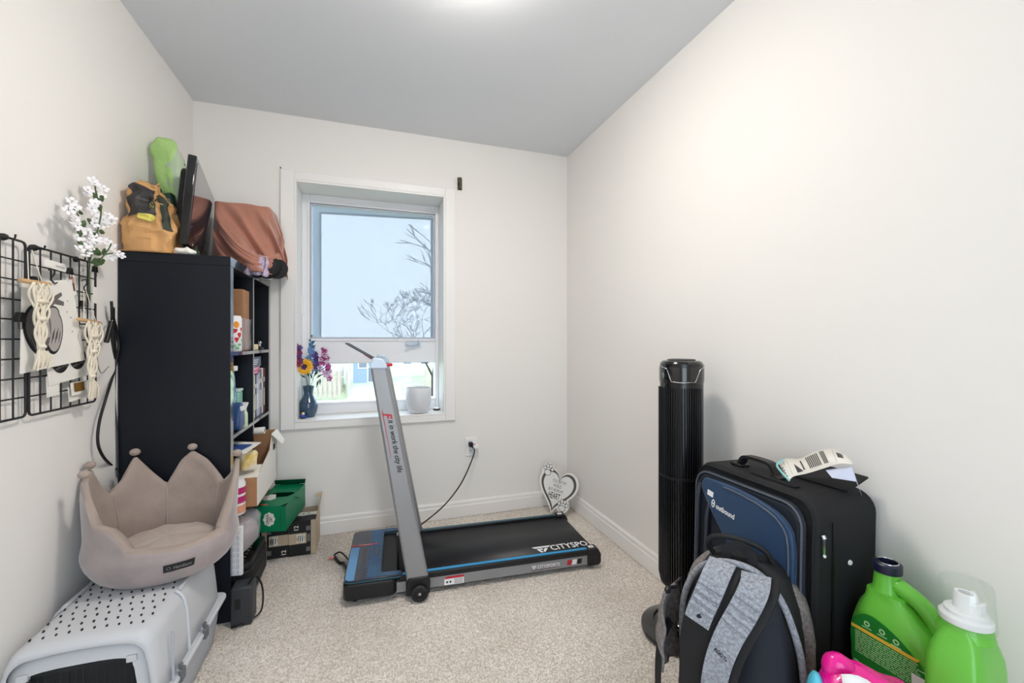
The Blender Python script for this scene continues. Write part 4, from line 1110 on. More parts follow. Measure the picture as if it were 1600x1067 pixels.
def strap(s):
    if s > 0: xs = [(.048, -.045, .548), (.050, -.090, .535), (.030, -.122, .485), (.006, -.138, .43), (-.016, -.140, .36), (-.030, -.130, .28), (-.036, -.115, .18), (-.03, -.10, .10)]
    else: xs = [(-.028, -.045, .556), (-.034, -.090, .540), (-.050, -.118, .49), (-.066, -.130, .44), (-.078, -.128, .38), (-.084, -.118, .30), (-.09, -.105, .20), (-.09, -.095, .10)]
    c = spline(xs, 6)
    n_ = len(c); ws = [lerp(.064, .052, i / n_) for i in range(n_)]
    ups = [V((0, -lerp(.35, 1, min(1, i / 9)), lerp(1, .25, min(1, i / 9)))) for i in range(n_)]
    st = build('shoulder_strap', G().strip([p + V((.004, .004, 0)) for p in c], .06, .014, up=ups, ws=[w + .022 for w in ws]), 'bp_black', BP, sm=50, bev=.003)
    c2 = [p + V((-.002, -.0085 - .006 * max(0, 1 - i / 9), .004 + .008 * max(0, 1 - i / 9))) for i, p in enumerate(c)]
    if s < 0: c2 = c2[:20]
    build('heather_facing', G().strip(c2, .05, .005, up=ups[:len(c2)], ws=ws[:len(c2)]), 'heather', st, sm=50)
    for i in (9, 11, 13, 15):
        p = c2[i]; tg = (c2[i + 1] - c2[i - 1]).normalized(); side = tg.cross(V((0, -1, .25))).normalized()
        build('quilt_roll', G().tube([p - side * ws[i] * .48 + V((0, -.0008, 0)), p + V((0, -.0025, 0)), p + side * ws[i] * .48 + V((0, -.0008, 0))], .0075, 8), 'heather', st, sm=60)
    return c2, ws
c2, ws = strap(1); c3, _ = strap(-1)
p = c2[22]; tg = (c2[23] - c2[21]).normalized()
T = frame(p + V((0, -.0028, 0)), V((.92, 0, -.38)) if False else (tg.x + .9, 0, -.35), (.35, 0, .9))
text('ROOTS', 'bp_black', BP, T, w=.032, h=.010, bold=.03)
p = c3[17]; build('emblem', G().prism([(-.006, -.003), (.0, -.006), (.008, -.002), (.004, .002), (.006, .006), (-.002, .003)], .001, frame(p + V((0, -.0028, 0)), (1, 0, 0), (0, 0, 1))), 'bp_black', BP)
build('haul_loop', G().strip(spline([(-.028, -.02, .548), (-.028, -.015, .585), (.0, -.012, .600), (.028, -.015, .585), (.028, -.02, .548)], 6), .024, .006, up=(0, -1, 0)), 'bp_black', BP, sm=50)
build('top_loop', G().tube(spline([(-.06, .03, .53), (-.085, .01, .575), (-.06, -.005, .607), (0, .0, .612), (.05, .02, .592), (.07, .04, .55)], 6), .007, 8), 'bp_black', BP, sm=60)
build('heather_piping', G().tube(spline([(-.142, -.015, .26), (-.140, -.030, .38), (-.125, -.035, .46), (-.09, -.035, .525), (-.03, -.045, .562), (.04, -.045, .560), (.088, -.035, .515), (.118, -.035, .45), (.138, -.03, .36), (.146, -.02, .2), (.148, -.02, .05)], 6), .0085, 8), 'heather', BP, sm=60)
def sp(u, v):
    z = .23 + v * .22; a = R_(195 - 75 * u)
    x = -.162 - .030 * sin(v * pi) * sin(u * pi); y = .02 + .10 * (u - .35)
    return V((x - .012 * (1 - v), y - .07, z)) + V((nz((u * 4, v * 4, 0), 1, 2), 0, 0)) * .02
build('side_pocket', G().surf(sp, 12, 12), 'heather_warm', BP, sm=80, solid=.006)
build('pocket_hem', G().tube([sp(u / 11, 1) for u in range(12)], .005, 6), 'bp_black', BP, sm=60)
ps = spline([(-.165, -.05, .36), (-.185, -.070, .30), (-.188, -.080, .22), (-.180, -.085, .14), (-.16, -.090, .10)], 6)
build('webbing', G().strip(ps, .022, .002, up=(-.5, -1, 0)), 'bp_black', BP, sm=50)
k = build('buckle', G().prism(rr(.030, .036, .006, cx=-.16, cy=.10), .010, frame((0, -.098, 0), (1, 0, 0), (0, 0, 1))), 'bp_mesh', BP, bev=.003)
build('loose_webbing', G().strip(spline([(-.158, -.09, .10), (-.15, -.11, .04), (-.165, -.13, .006), (-.21, -.14, .004), (-.25, -.12, .004)], 6), .022, .002, up=(0, -1, .3)), 'bp_black', BP, sm=50)
g = G().tube(spline([(-.145, -.098, .21), (-.150, -.105, .17), (-.155, -.103, .13)], 4), .005, 6).tube(spline([(-.145, -.098, .21), (-.128, -.104, .17), (-.122, -.103, .135)], 4), .006, 6)
build('zip_cord', g, mat('pale_grey', (196, 204, 214), .6), BP, sm=60)

# ================================================================ DETERGENT JUGS
mat('jug_green', (104, 190, 62), .32, sheen=0, coat=.2); mat('jug_label', (24, 120, 40), .4); mat('label_yellow', (232, 186, 60), .5); mat('label_text', (170, 214, 150), .6); mat('label_lime', (120, 190, 70), .5); mat('navy_ring', (22, 26, 52), .4)
def jug(loc, rz, lab, capped, w=.185, d=.115, h=.235):
    t = thing('detergent_jug', lab, 'jug', loc, rz, 'green detergent jugs')
    # local: face towards -x ; width along y: +y = far/left in the picture ; z up
    def prof(z):          # (near edge, far edge) of the silhouette
        near = interp([(0, -w / 2 + .02), (.02, -w / 2), (.10, -w / 2 - .0), (.155, -w / 2 + .012), (.185, -w / 2 + .045), (.215, -w / 2 + .075), (.26, w / 2 - .085)], z)
        far = interp([(0, w / 2 - .02), (.02, w / 2), (.12, w / 2), (.17, w / 2 - .012), (.21, w / 2 - .028), (.26, w / 2 - .036)], z)
        return near, far
    ZS = [0, .004, .012, .03, .06, .09, .12, .145, .165, .185, .2, .212, .222]
    if capped:
        def prof(z):
            f = interp([(0, .90), (.02, 1), (.13, 1), (.17, .93), (.20, .72), (.225, .42)], z)
            return -w / 2 * f, w / 2 * f
    def sf(u, v):
        z = ZS[round(v * (len(ZS) - 1))]
        a0, b0 = prof(z); c = (a0 + b0) / 2; hw = (b0 - a0) / 2
        a = 2 * pi * u
        th = d / 2 * interp([(0, .88), (.02, 1), (.15, 1), (.222, .62)], z)
        e = .45
        return V((math.copysign(abs(cos(a)) ** e, cos(a)) * th, c + math.copysign(abs(sin(a)) ** e, sin(a)) * hw, z))
    g = G().surf(sf, 40, len(ZS), cu=True)
    g.add([sf(k / 40, 0) for k in range(40)], [tuple(range(39, -1, -1))]); g.add([sf(k / 40, 1) for k in range(40)], [tuple(range(40))])
    b = build('body', g, 'jug_green', t, sm=70)
    if not capped:
        nk = V((0, w / 2 - .062, 0))
        build('neck', G().lathe([(.034, .215), (.028, .232), (.0255, .262), (.0255, .272)], c=nk, n=24), 'jug_green', t, sm=60)
        build('pour_ring', G().lathe([(.0285, .268), (.029, .270), (.029, .288), (.026, .291), (.021, .291), (.020, .275)], c=nk, n=28), 'navy_ring', t, sm=40)
        build('spout_rim', G().tube([V((.0215 * cos(a), .0215 * sin(a), .2915)) + nk for a in [2 * pi * k / 24 for k in range(24)]], .0016, 6, closed=True), 'chrome', t, sm=60)
        hp_ = spline([(0, w / 2 - .070, .222), (0, w / 2 - .085, .242), (0, .0, .240), (0, -.038, .222), (0, -.068, .190), (0, -.080, .155), (0, -.078, .12)], 6)
        build('handle', G().tube(hp_, [.016] * 6 + [.019] * (len(hp_) - 6), 12), 'jug_green', t, sm=60)
        # label
        T = frame((-d / 2 - .0006, 0, 0), (0, -1, 0), (0, 0, 1))
        W_ = w / 2
        ol = [tuple(q)[:2] for q in spline([(-W_ + .020, .03, 0), (-W_ + .014, .11, 0), (-W_ + .026, .150, 0), (-W_ + .060, .168, 0), (.02, .150, 0), (W_ - .030, .115, 0), (W_ - .012, .07, 0), (W_ - .014, .03, 0)], 4)]
        L = build('label', G().prism(ol[::-1], .0008, T), 'jug_label', t)
        build('lime_band', G().prism([(-W_ + .022, .022), (W_ - .018, .022), (W_ - .018, .040), (-W_ + .02, .040)], .0011, T), 'label_lime', L)
        build('yellow_stripe', G().prism([(-W_ + .016, .120), (W_ - .036, .118), (W_ - .030, .126), (-W_ + .016, .128)], .0013, T), 'label_yellow', L)
        g = G(); random.seed(5)
        for k in range(11):
            z = .113 - k * .0050; x = -W_ + .025
            while x < W_ - .035:
                ww = random.uniform(.004, .016); g.prism([(x, z), (x + ww, z), (x + ww, z + .002), (x, z + .002)], .0012, T); x += ww + .002
        for k, (x, z) in enumerate(((-.042, .144), (-.010, .144), (.018, .138))):
            g.ring(oval(.013, .013, 12, x, z), oval(.007, .007, 12, x, z), .0013, T)
            g.prism([(x - .010, z - .011), (x + .010, z - .011), (x + .010, z - .009), (x - .010, z - .009)], .0013, T)
        for k in range(3): g.prism([(-.05, .0245 + .004 * k), (-.01 + .01 * k, .0245 + .004 * k), (-.01 + .01 * k, .026 + .004 * k), (-.05, .026 + .004 * k)], .0013, T)
        g.prism([(-.07, .03), (-.06, .03), (-.06, .042), (-.07, .042)], .0014, T)
        build('label_print', g, 'label_text', L)
        build('white_box', G().prism([(W_ - .045, .022), (W_ - .019, .022), (W_ - .019, .090), (W_ - .045, .090)], .0014, T), 'white', L)
    else:
        build('neck', G().lathe([(.044, .205), (.040, .222), (.036, .228)], n=24), 'jug_green', t, sm=60)
        k = build('white_collar', G().lathe([(.040, .226), (.0405, .228), (.0405, .236), (.033, .240), (.033, .246), (.030, .248), (0, .248)], n=30), 'white', t, sm=40)
        g = G().lathe([(.020, .246), (.019, .272), (.017, .276), (.012, .276), (.012, .26)], n=20, sx=.8).box(-.012, .012, -.026, -.012, .248, .266)
        build('pour_spout', g, 'white', k, sm=40)
        glassy('clear_cap', (.95, .97, .96), .06, .08)
        build('measuring_cup', G().lathe([(.043, .218), (.045, .222), (.0405, .292), (.0385, .296), (0, .296)], n=30), 'clear_cap', t, sm=40)
    return t
ct = thing('carton', 'brown carton standing under the green jugs beyond the picture edge', 'carton', (1.2, .600, 0))
CH = .300
g = G(); cw, cd = .105, .160
for (x0_, x1_, y0_, y1_) in ((-cw, -cw + .004, -cd, cd), (cw - .004, cw, -cd, cd), (-cw + .004, cw - .004, -cd, -cd + .004), (-cw + .004, cw - .004, cd - .004, cd)): g.box(x0_, x1_, y0_, y1_, 0, CH - .004)
build('carton_walls', g, 'kraft', ct)
build('lid_flap', G().box(-cw, cw, -cd, -.001, CH - .004, CH).box(-cw, cw, .001, cd, CH - .004, CH), 'kraft', ct)
build('tape', G().box(-cw, cw, -.024, .024, CH, CH + .0005), 'kraft_light', ct)
jug((1.215, .674, CH + .001), R_(2), 'bright green detergent jug with handle, open navy ringed neck and back label', False)
jug((1.160, .534, CH + .001), R_(4), 'green detergent jug with white spout under a clear measuring cup', True, w=.095, d=.13).scale = (1, 1, 1.16)
PB = thing('pink_bag', 'hot pink plastic wrapped pack with white label in front of the green jug', 'bag', (.992, .612, -.0), R_(-40))
mat('hot_pink', (240, 20, 150), .25, bump=(40, .5, .006), coat=.3)
def pf(q):
    k = 1 + .12 * nz(q, 9, 2)
    return V((q.x * k, q.y * k, q.z + (0.02 * nz(q, 14, 7) if q.z > .1 else 0)))
build('wrapper', G().ball((0, 0, .222), (.100, .055, .222), 30, 22, fn=pf, e=.55), 'hot_pink', PB, sm=80)
build('knotted_top', G().ball((-.048, .01, .428), (.032, .024, .034), 16, 10, fn=lambda q: q + V((nz(q, 30, 1), nz(q, 30, 2), nz(q, 30, 3))) * .006), 'hot_pink', PB, sm=80)
def lw(u, v):
    x = -.055 + .13 * u; a = v
    z = .446 - .030 * u - .06 * v + .012 * sin(u * 6); y = -.030 - .034 * v - .003
    return V((x, y, z))
build('white_label', G().surf(lw, 10, 6), 'white', PB, sm=60, solid=-.001)
g = G()
for k in range(7):
    g.add([lw(.42 + .04 * k, .5) + V((0, -.0035, .002)), lw(.435 + .04 * k, .5) + V((0, -.0035, .002)), lw(.435 + .04 * k, 1) + V((0, -.0035, 0)), lw(.42 + .04 * k, 1) + V((0, -.0035, 0))], [(0, 1, 2, 3)])
build('barcode', g, 'ink', PB)
build('aqua_edge', G().ball((-.092, -.005, .36), (.018, .03, .06), 12, 8), mat('aqua', (90, 196, 220), .35), PB, sm=80)
# ================================================================ PET CARRIER
mat('carrier_grey', (206, 208, 212), .42, bump=(200, .06)); mat('carrier_low', (178, 184, 194), .45, bump=(200, .06)); mat('mesh_dark', (16, 22, 26), .6, bump=(60, .2)); mat('clip_grey', (104, 106, 110), .5)
PC = thing('pet_carrier', 'pale grey plastic pet carrier with slotted top on the floor by the bookcase', 'pet carrier', (-.716, 1.665, 0), R_(0))
# local x -.185..+.185, y -.255..+.255
ZF = .165
def shell_sec(w, zt, inset=0, nside=5, rad=.05):
    """arch section from the left flange over the top to the right flange"""
    o = []
    o.append((-w, ZF)); o.append((-w + .004, ZF + .05)); o.append((-w + .012, zt - rad - .01))
    for k in range(7):
        a = pi - pi / 2 * k / 6
        o.append((-w + .016 + rad + rad * cos(a), zt - rad + rad * sin(a)))
    for x in (-.5, 0, .5): o.append((x * (w - rad), zt + .006 * (1 - x * x)))
    L = o[:10]
    o += [(-x, z) for x, z in L[::-1]]
    return o
ysec = [(-.262, -.016, -.020), (-.250, -.006, -.006), (-.225, 0, 0), (-.12, 0, 0), (.0, .0, 0), (.15, -.002, 0), (.225, -.006, -.004), (.245, -.014, -.016), (.252, -.035, -.04)]
g = G(); secs = [[V((x, y, z)) for x, z in shell_sec(.176 + di, .352 + dz)] for y, di, dz in ysec]
ns = len(secs[0])
vs = [p for sct in secs for p in sct]
fs = [(j * ns + i, j * ns + i + 1, (j + 1) * ns + i + 1, (j + 1) * ns + i) for j in range(len(secs) - 1) for i in range(ns - 1)]
fs.append(tuple((len(secs) - 1) * ns + i for i in range(ns)))
build('top_shell', G().add(vs, fs), 'carrier_grey', PC, sm=50, solid=.003)
# front frame around the doorway: outline minus opening
so = shell_sec(.160, .332)
inn = []
for i, (x, z) in enumerate(so):
    s_ = .80; zz = min(z - .012, .302) if z > .25 else z
    inn.append((max(-.128, min(.128, x * s_)), max(ZF, min(.298 - .020 * (abs(x) / .16) ** 4, zz))))
T = Matrix(((1, 0, 0, 0), (0, 0, -1, -.250), (0, 1, 0, 0), (0, 0, 0, 1)))
g = G(); n_ = len(so)
vs = [T @ V((x, z, 0)) for x, z in so] + [T @ V((x, z, .006)) for x, z in inn] + [T @ V((x, z, -.03)) for x, z in inn]
fs = [(i, i + 1, n_ + i + 1, n_ + i) for i in range(n_ - 1)] + [(n_ + i, n_ + i + 1, 2 * n_ + i + 1, 2 * n_ + i) for i in range(n_ - 1)]
build('front_frame', G().add(vs, fs), 'carrier_grey', PC, sm=40, solid=.002)
for sx_ in (-1, 1): build('hinge_tab', G().box(sx_ * .112 - .012, sx_ * .112 + .012, -.262, -.248, .278, .296), 'carrier_grey', PC, bev=.003)
# slots in the top: rows of small dark oblong openings
g = G()
for j in range(12):
    for i in range(10):
        x = -.128 + i * .0270 + (.009 if j % 2 else 0); y = -.205 + j * .034
        zt = .352 + .006 * (1 - (x / .106) ** 2 if abs(x) < .106 else 0) + .0003
        g.prism(oval(.0058, .0135, 8, 0, 0), .0012, Matrix.Translation((x, y, zt - .0004)) @ Matrix.Rotation(.35, 4, 'Z'))
build('vent_slot', g, 'ink', PC, stuff=True)
# raised side rib and rails on top
def rib(y, sx_):
    o = [V((sx_ * (x - .0), y - .10 * max(0, (.30 - z)) , z + (.003 if z > .3 else 0))) for x, z in shell_sec(.178, .354)]
    o = [p for p in o if (p.x > .125 if sx_ > 0 else p.x > .125)]
    return G().tube(o, .005, 8)
build('shell_rib', rib(-.055, 1), 'carrier_grey', PC, sm=60)
q = G(); r0 = rib(-.055, 1); q.v = [(-a_, b_, c_) for a_, b_, c_ in r0.v]; q.f = [tuple(f[::-1]) for f in r0.f]; q.m = r0.m
build('shell_rib', q, 'carrier_grey', PC, sm=60)
for sx_ in (-1, 1): build('top_rail', G().tube([(sx_ * .142, -.05, .347), (sx_ * .142, .235, .345)], .007, 8), 'carrier_grey', PC, sm=60)
build('side_groove', G().tube([(.178, -.19, .30), (.181, -.195, .24), (.184, -.20, .17)], .0035, 6), 'carrier_low', PC, sm=60)
build('flange', G().prism(rr(.388, .528, .03), .016, z0=ZF - .016), 'carrier_grey', PC, bev=.005)
g = G()
for z, k in ((.0, .86), (.012, .90), (.15, .965)): pass
rings = [(0, .84), (.010, .88), (.08, .92), (.150, .955)]
def tub(u, v):
    z, k = rings[round(v * 3)]; o = rr(.372 * k, .512 * (k + .02), .035, 6)
    p = o[int(round(u * 28)) % 28]; return V((p[0], p[1], z))
build('bottom_tub', G().surf(tub, 28, 4, cu=True), 'carrier_low', PC, sm=50)
build('tub_floor', G().prism(rr(.30, .43, .03), .006, z0=.001), 'carrier_low', PC)
def latch(y):
    q = build('latch', G().box(.190, .200, y - .014, y + .014, ZF - .022, ZF + .012).box(.186, .196, y - .006, y + .006, ZF + .012, ZF + .028), 'clip_grey', PC, bev=.002)
latch(-.17); latch(.02)
# door: dark wire mesh
dr = build('door_frame', G().ring([(-.125, .03), (.125, .03), (.125, .285), (-.125, .285)], [(-.115, .04), (.115, .04), (.115, .275), (-.115, .275)], .006, Matrix(((1, 0, 0, 0), (0, 0, -1, -.236), (0, 1, 0, 0), (0, 0, 0, 1)))), 'mesh_dark', PC)
q0 = None
for i in range(15):
    x = -.108 + i * .0154
    if q0 is None: q0 = build('wire', G().tube([(0, -.239, .035), (0, -.239, .28)], .0016, 6), 'mesh_dark', dr, sm=60); c = q0
    else: c = q0.copy(); COL.objects.link(c); c.parent = dr
    c.location = (x, 0, 0)
build('inner_liner', G().add([(-.165, -.225, .05), (.165, -.225, .05), (.15, -.225, .312), (-.15, -.225, .312)], [(0, 1, 2, 3)]), 'mesh_dark', PC)

# ================================================================ CROWN PET BED
mat('velvet', (166, 154, 152), .8, var=(9, .14), bump=(300, .3, .001), sheen=.5, bump2=(16, .35, .006)); mat('velvet_in', (166, 150, 140), .85, var=(10, .12), bump=(260, .3, .001), sheen=.35, bump2=(22, .4, .006)); mat('velvet_cushion', (186, 172, 162), .85, bump=(240, .3, .001), sheen=.35, bump2=(18, .5, .008))
CB = thing('crown_pet_bed', 'taupe velvet crown shaped pet bed sitting on the pale grey pet carrier', 'pet bed', (-.672, 1.790, .362))
# rim height by angle (degrees): tips and valleys
RIM = [(-180, .345), (-172, .33), (-162, .23), (-158, .225), (-142, .345), (-134, .26), (-128, .205), (-112, .195), (-104, .165), (-98, .125), (-60, .110), (-20, .118), (-6, .22), (14, .340), (32, .27), (50, .225), (72, .31), (86, .345), (96, .31), (108, .225), (118, .27), (134, .350), (146, .27), (160, .235), (172, .30), (180, .345)]
TIPS = [(-142, .352), (180, .352), (134, .357), (86, .352), (14, .348)]
def rimh(a):
    for (a0, h0), (a1, h1) in zip(RIM, RIM[1:]):
        if a <= a1: return lerp(h0, h1, (a - a0) / (a1 - a0))
    return RIM[-1][1]
def radii(a):  # egg-shaped plan kept clear of the wall
    c_, s_ = cos(a), sin(a)
    return V((.208 * c_, .190 * s_, 0))
NA = 144
def bed_pt(a, t, side):
    """t 0..1 up the wall, side 0 outer 1 inner"""
    h = rimh(math.degrees(a)) ; base = radii(a)
    z = t * h
    flare = .80 + .20 * min(1, z / .09) ** .6 + .05 * max(0, z - .1) / .25
    bulge = .012 * sin(pi * min(1, z / .13))
    th = lerp(.044, .016, max(0, min(1, (z - .09) / .2)))
    u = base.normalized()
    p = base * flare + u * bulge
    if side: p = p - u * th * (1 if t > .12 else 1)
    return V((p.x, p.y, z + .002 * nz(p, 30, 3)))
g = G(); NT = 12; vs = []; 
ang = [(-pi + 2 * pi * i / NA) for i in range(NA)]
loop = [(t / NT, 0) for t in range(NT + 1)] + [(1.0, 2), (1.0, 1)] + [(t / NT, 1) for t in range(NT - 1, 1, -1)]
for t, sd in loop:
    for a in ang:
        p = bed_pt(a, t, sd % 2)
        if sd == 2: p = bed_pt(a, 1, 0).lerp(bed_pt(a, 1, 1), .5); p.z += .30 * (bed_pt(a, 1, 0) - bed_pt(a, 1, 1)).length
        vs.append(p)
fs = []; ms = []
for j in range(len(loop) - 1):
    for i in range(NA):
        k = (i + 1) % NA
        fs.append((j * NA + i, j * NA + k, (j + 1) * NA + k, (j + 1) * NA + i)); ms.append(0 if j < NT else 1)
g.v = [tuple(p) for p in vs]; g.f = fs; g.m = ms
g.add([vs[i] for i in range(NA)], [tuple(range(NA - 1, -1, -1))], 0)
build('bed_wall', g, ['velvet', 'velvet_in'], CB, sm=75)
def cush(u, v):
    a = 2 * pi * u; r = v
    b = radii(a) * .84 * r
    z = .085 + .018 * sqrt_(1 - r ** 4) + .006 * nz((b.x, b.y, 0), 22, 5) + .0022 * sin(a * 9 + 2 + 3 * r) * r * (1 - r) * 4
    return V((b.x, b.y, z - .045 * r ** 6))
def sqrt_(x): return math.sqrt(max(0, x))
g = G().surf(cush, 72, 14, cu=True)
build('cushion', g, 'velvet_cushion', CB, sm=80)
for a, z in TIPS:
    a = R_(a); p = bed_pt(a, 1, 0).lerp(bed_pt(a, 1, 1), .5)
    build('pompom', G().ball((p.x, p.y, z + .010), (.016, .016, .013), 16, 10), 'velvet_in', CB, sm=80)
for a in (-160, 158, 108, 50):     # seams between the points
    q = [bed_pt(R_(a), t, 1) - radii(R_(a)).normalized() * -.0005 for t in (.35, .55, .75, .98)]
    build('seam', G().tube([p + (-radii(R_(a)).normalized()) * .001 for p in q], .0022, 6), 'velvet', CB, sm=60)
a = R_(-62)
def ob(x, z):        # point on the outer wall at arc offset x
    aa = a + x / .20; h = rimh(math.degrees(aa)); return bed_pt(aa, z / h, 0) + radii(aa).normalized() * .0025
g = G().surf(lambda u, v: ob(-.038 + .076 * u, .050 + .026 * v), 10, 3)
lb = build('brand_label', g, mat('label_black', (24, 24, 28), .5), CB, sm=60)
def warp(p): 
    q = ob(p.x, .063 + p.y); aa = a + p.x / .20
    return q + radii(aa).normalized() * .0012
text('Handizoo', 'paper_grey', lb, Matrix.Translation((0, 0, 0)), w=.044, h=.010, warp=lambda p: warp(p + V((.008, 0, 0))))
g = G().ring(oval(.011, .011, 12, -.026, 0), oval(.008, .008, 12, -.026, 0), .0005)
g.v = [tuple(warp(V(p))) for p in g.v]; build('label_logo', g, 'paper_grey', lb)

# ================================================================ WALL GRIDS AND WHAT HANGS ON THEM
WX = XL + .016
mat('wire', (20, 20, 22), .45)
def grid_panel(y0, y1, z0, z1, lab, ny_, nz_):
    t = thing('wire_grid_panel', lab, 'wire grid', (WX, y0, z0), group='black wire grid panels on the left wall')
    w, h = y1 - y0, z1 - z0
    build('outer_frame', G().tube([V((0, a + w / 2, b + h / 2)) for a, b in rr(w, h, .012, 3)], .0032, 6, closed=True), 'wire', t, sm=60)
    v0 = build('vertical_wire', G().tube([(.0, 0, 0), (.0, 0, h)], .0022, 6), 'wire', t, sm=60)
    for k in range(1, ny_):
        c = v0 if k == 1 else v0.copy()
        if k > 1: COL.objects.link(c); c.parent = t
        c.location = (.0, w * k / ny_, 0)
    v0 = build('horizontal_wire', G().tube([(-.004, 0, 0), (-.004, w, 0)], .0022, 6), 'wire', t, sm=60)
    for k in range(1, nz_):
        c = v0 if k == 1 else v0.copy()
        if k > 1: COL.objects.link(c); c.parent = t
        c.location = (0, 0, h * k / nz_)
    return t
p1 = at(45, 388, X=WX); p2 = at(149, 412, X=WX)
GY0, GY1 = p1.y, p2.y; GT, GB = 1.402, .932
grid_panel(GY0, GY1, GB, GT, 'black wire grid panel nearer the bookcase, hung with prints and macrame', 7, 9)
grid_panel(GY0 - .012 - (GY1 - GY0), GY0 - .012, GB, GT + .003, 'black wire grid panel cut by the left picture edge', 7, 9)
def hook(u, v, lab):
    p = at(u, v, X=WX)
    t = thing('wall_hook', lab, 'hook', (XL, p.y, p.z), group='black hooks holding the wire grids')
    build('hook_base', G().lathe([(0, 0), (.009, 0), (.009, .006), (.006, .012), (0, .014)], n=14, T=frame((0, 0, 0), (0, 1, 0), (0, 0, 1))), 'black', t, sm=50)
    build('hook_arm', G().tube([(.008, 0, 0), (.026, 0, -.004), (.028, 0, .008)], .0025, 6), 'black', t, sm=60)
hook(15, 370, 'black wall hook at the top of the left edge grid')
hook(62, 387, 'black wall hook at the top left of the grid nearer the bookcase')
hook(126, 405, 'black wall hook at the top right of the grid nearer the bookcase')
def print_(name, lab, pts, X, m='paper', cat='print'):
    """sheet from its four corners seen on the wall plane X"""
    P = [at(u, v, X=x) for (u, v), x in zip(pts, X if isinstance(X, (list, tuple)) else [X] * 4)]
    o = P[3]; x = (P[2] - P[3]); y = (P[0] - P[3]) 
    t = thing(name, lab, cat, (0, 0, 0))
    build('sheet', G().add(P, [(3, 2, 1, 0)]), m, t, solid=.0006)
    def T(a, b, off=.0012):   # bilinear point; a across, b up
        p = P[3].lerp(P[2], a).lerp(P[0].lerp(P[1], a), b)
        nn = x.cross(y).normalized()
        if nn.x < 0: nn = -nn
        return p + nn * off
    return t, T
# heart print
HPt, HTf = print_('heart_print', 'white sheet printed with a black and grey anatomical heart on the wire grid', [(34, 441), (112, 436), (133, 562), (31, 584)], [WX + .012, WX + .012, WX + .016, WX + .02])
def flat(g, ol, off, T, m=0):
    vs = [T(a, b, off) for a, b in ol]; g.add(vs, [tuple(range(len(vs)))], m)
def blob(cx, cy, w, h, n=24, rot=0, k=0, ph=0):
    o = []
    for i in range(n):
        a = 2 * pi * i / n; r_ = 1 + k * sin(3 * a + ph)
        x, y = w / 2 * cos(a) * r_, h / 2 * sin(a) * r_
        o.append((cx + x * cos(rot) - y * sin(rot), cy + x * sin(rot) + y * cos(rot)))
    return o
mat('ink_grey', (110, 104, 102), .8); mat('ink_pale', (176, 170, 166), .8)
g = G()
flat(g, blob(.26, .48, .46, .60, 30, .15, .06), .0010, HTf); flat(g, blob(.50, .42, .34, .52, 30, -.1, .06), .0010, HTf); flat(g, blob(.52, .62, .24, .18, 20), .0011, HTf)
build('heart_outline', g, 'ink', HPt)
g = G()
flat(g, blob(.27, .48, .40, .53, 30, .15, .06), .0014, HTf)
build('heart_left', g, 'ink_grey', HPt)
g = G(); flat(g, blob(.51, .42, .29, .46, 30, -.1, .06), .0014, HTf); flat(g, blob(.52, .62, .20, .14, 20), .0016, HTf)
build('heart_right', g, 'ink_pale', HPt)
g = G()
for (a0, b0, a1, b1, w_) in ((.40, .70, .62, .80, .05), (.60, .80, .72, .84, .03), (.58, .76, .74, .72, .035), (.45, .74, .50, .84, .03), (.36, .68, .36, .82, .04), (.25, .72, .22, .84, .04)):
    dx, dy = a1 - a0, b1 - b0; L = math.hypot(dx, dy); nx_, ny2 = -dy / L * w_, dx / L * w_
    flat(g, [(a0 + nx_, b0 + ny2), (a1 + nx_ * .7, b1 + ny2 * .7), (a1 - nx_ * .7, b1 - ny2 * .7), (a0 - nx_, b0 - ny2)], .0018, HTf)
build('vessels', g, 'ink_grey', HPt)
g = G()
for k in range(9): flat(g, blob(.16 + .02 * k, .30 + .035 * k, .012, .20, 8, .5 - .1 * k), .0019, HTf)
for k in range(5): flat(g, blob(.47 + .03 * k, .34 + .04 * (k % 2), .010, .16, 8, -.35), .0019, HTf)
for a_, b_ in ((.82, .75), (.84, .55), (.83, .38), (.42, .90), (.78, .62), (.36, .905)): flat(g, blob(a_, b_, .02 if a_ > .4 else .06, .014 if a_ > .4 else .025, 8), .0019, HTf)
build('ink_strokes', g, 'ink', HPt)
# brain print
BPt, BTf = print_('brain_print', 'white sheet printed with two dark brain halves, below the heart print', [(70, 545), (137, 540), (139, 585), (76, 603)], [WX + .006] * 4)
for cx in (.30, .72):
    g = G(); flat(g, blob(cx, .62, .42, .66, 24, 0, .04), .0010, BTf); b2 = build('brain_half', g, 'ink', BPt)
    g = G()
    for k in range(7): flat(g, blob(cx - .14 + .045 * k, .6 + .1 * sin(k * 2.1), .03, .28, 8, .6 * sin(k * 1.7)), .0014, BTf)
    for k in range(4): flat(g, blob(cx - .10 + .07 * k, .42 + .02 * k, .09, .04, 8, .3), .0015, BTf)
    build('brain_folds', g, 'ink_grey', b2)
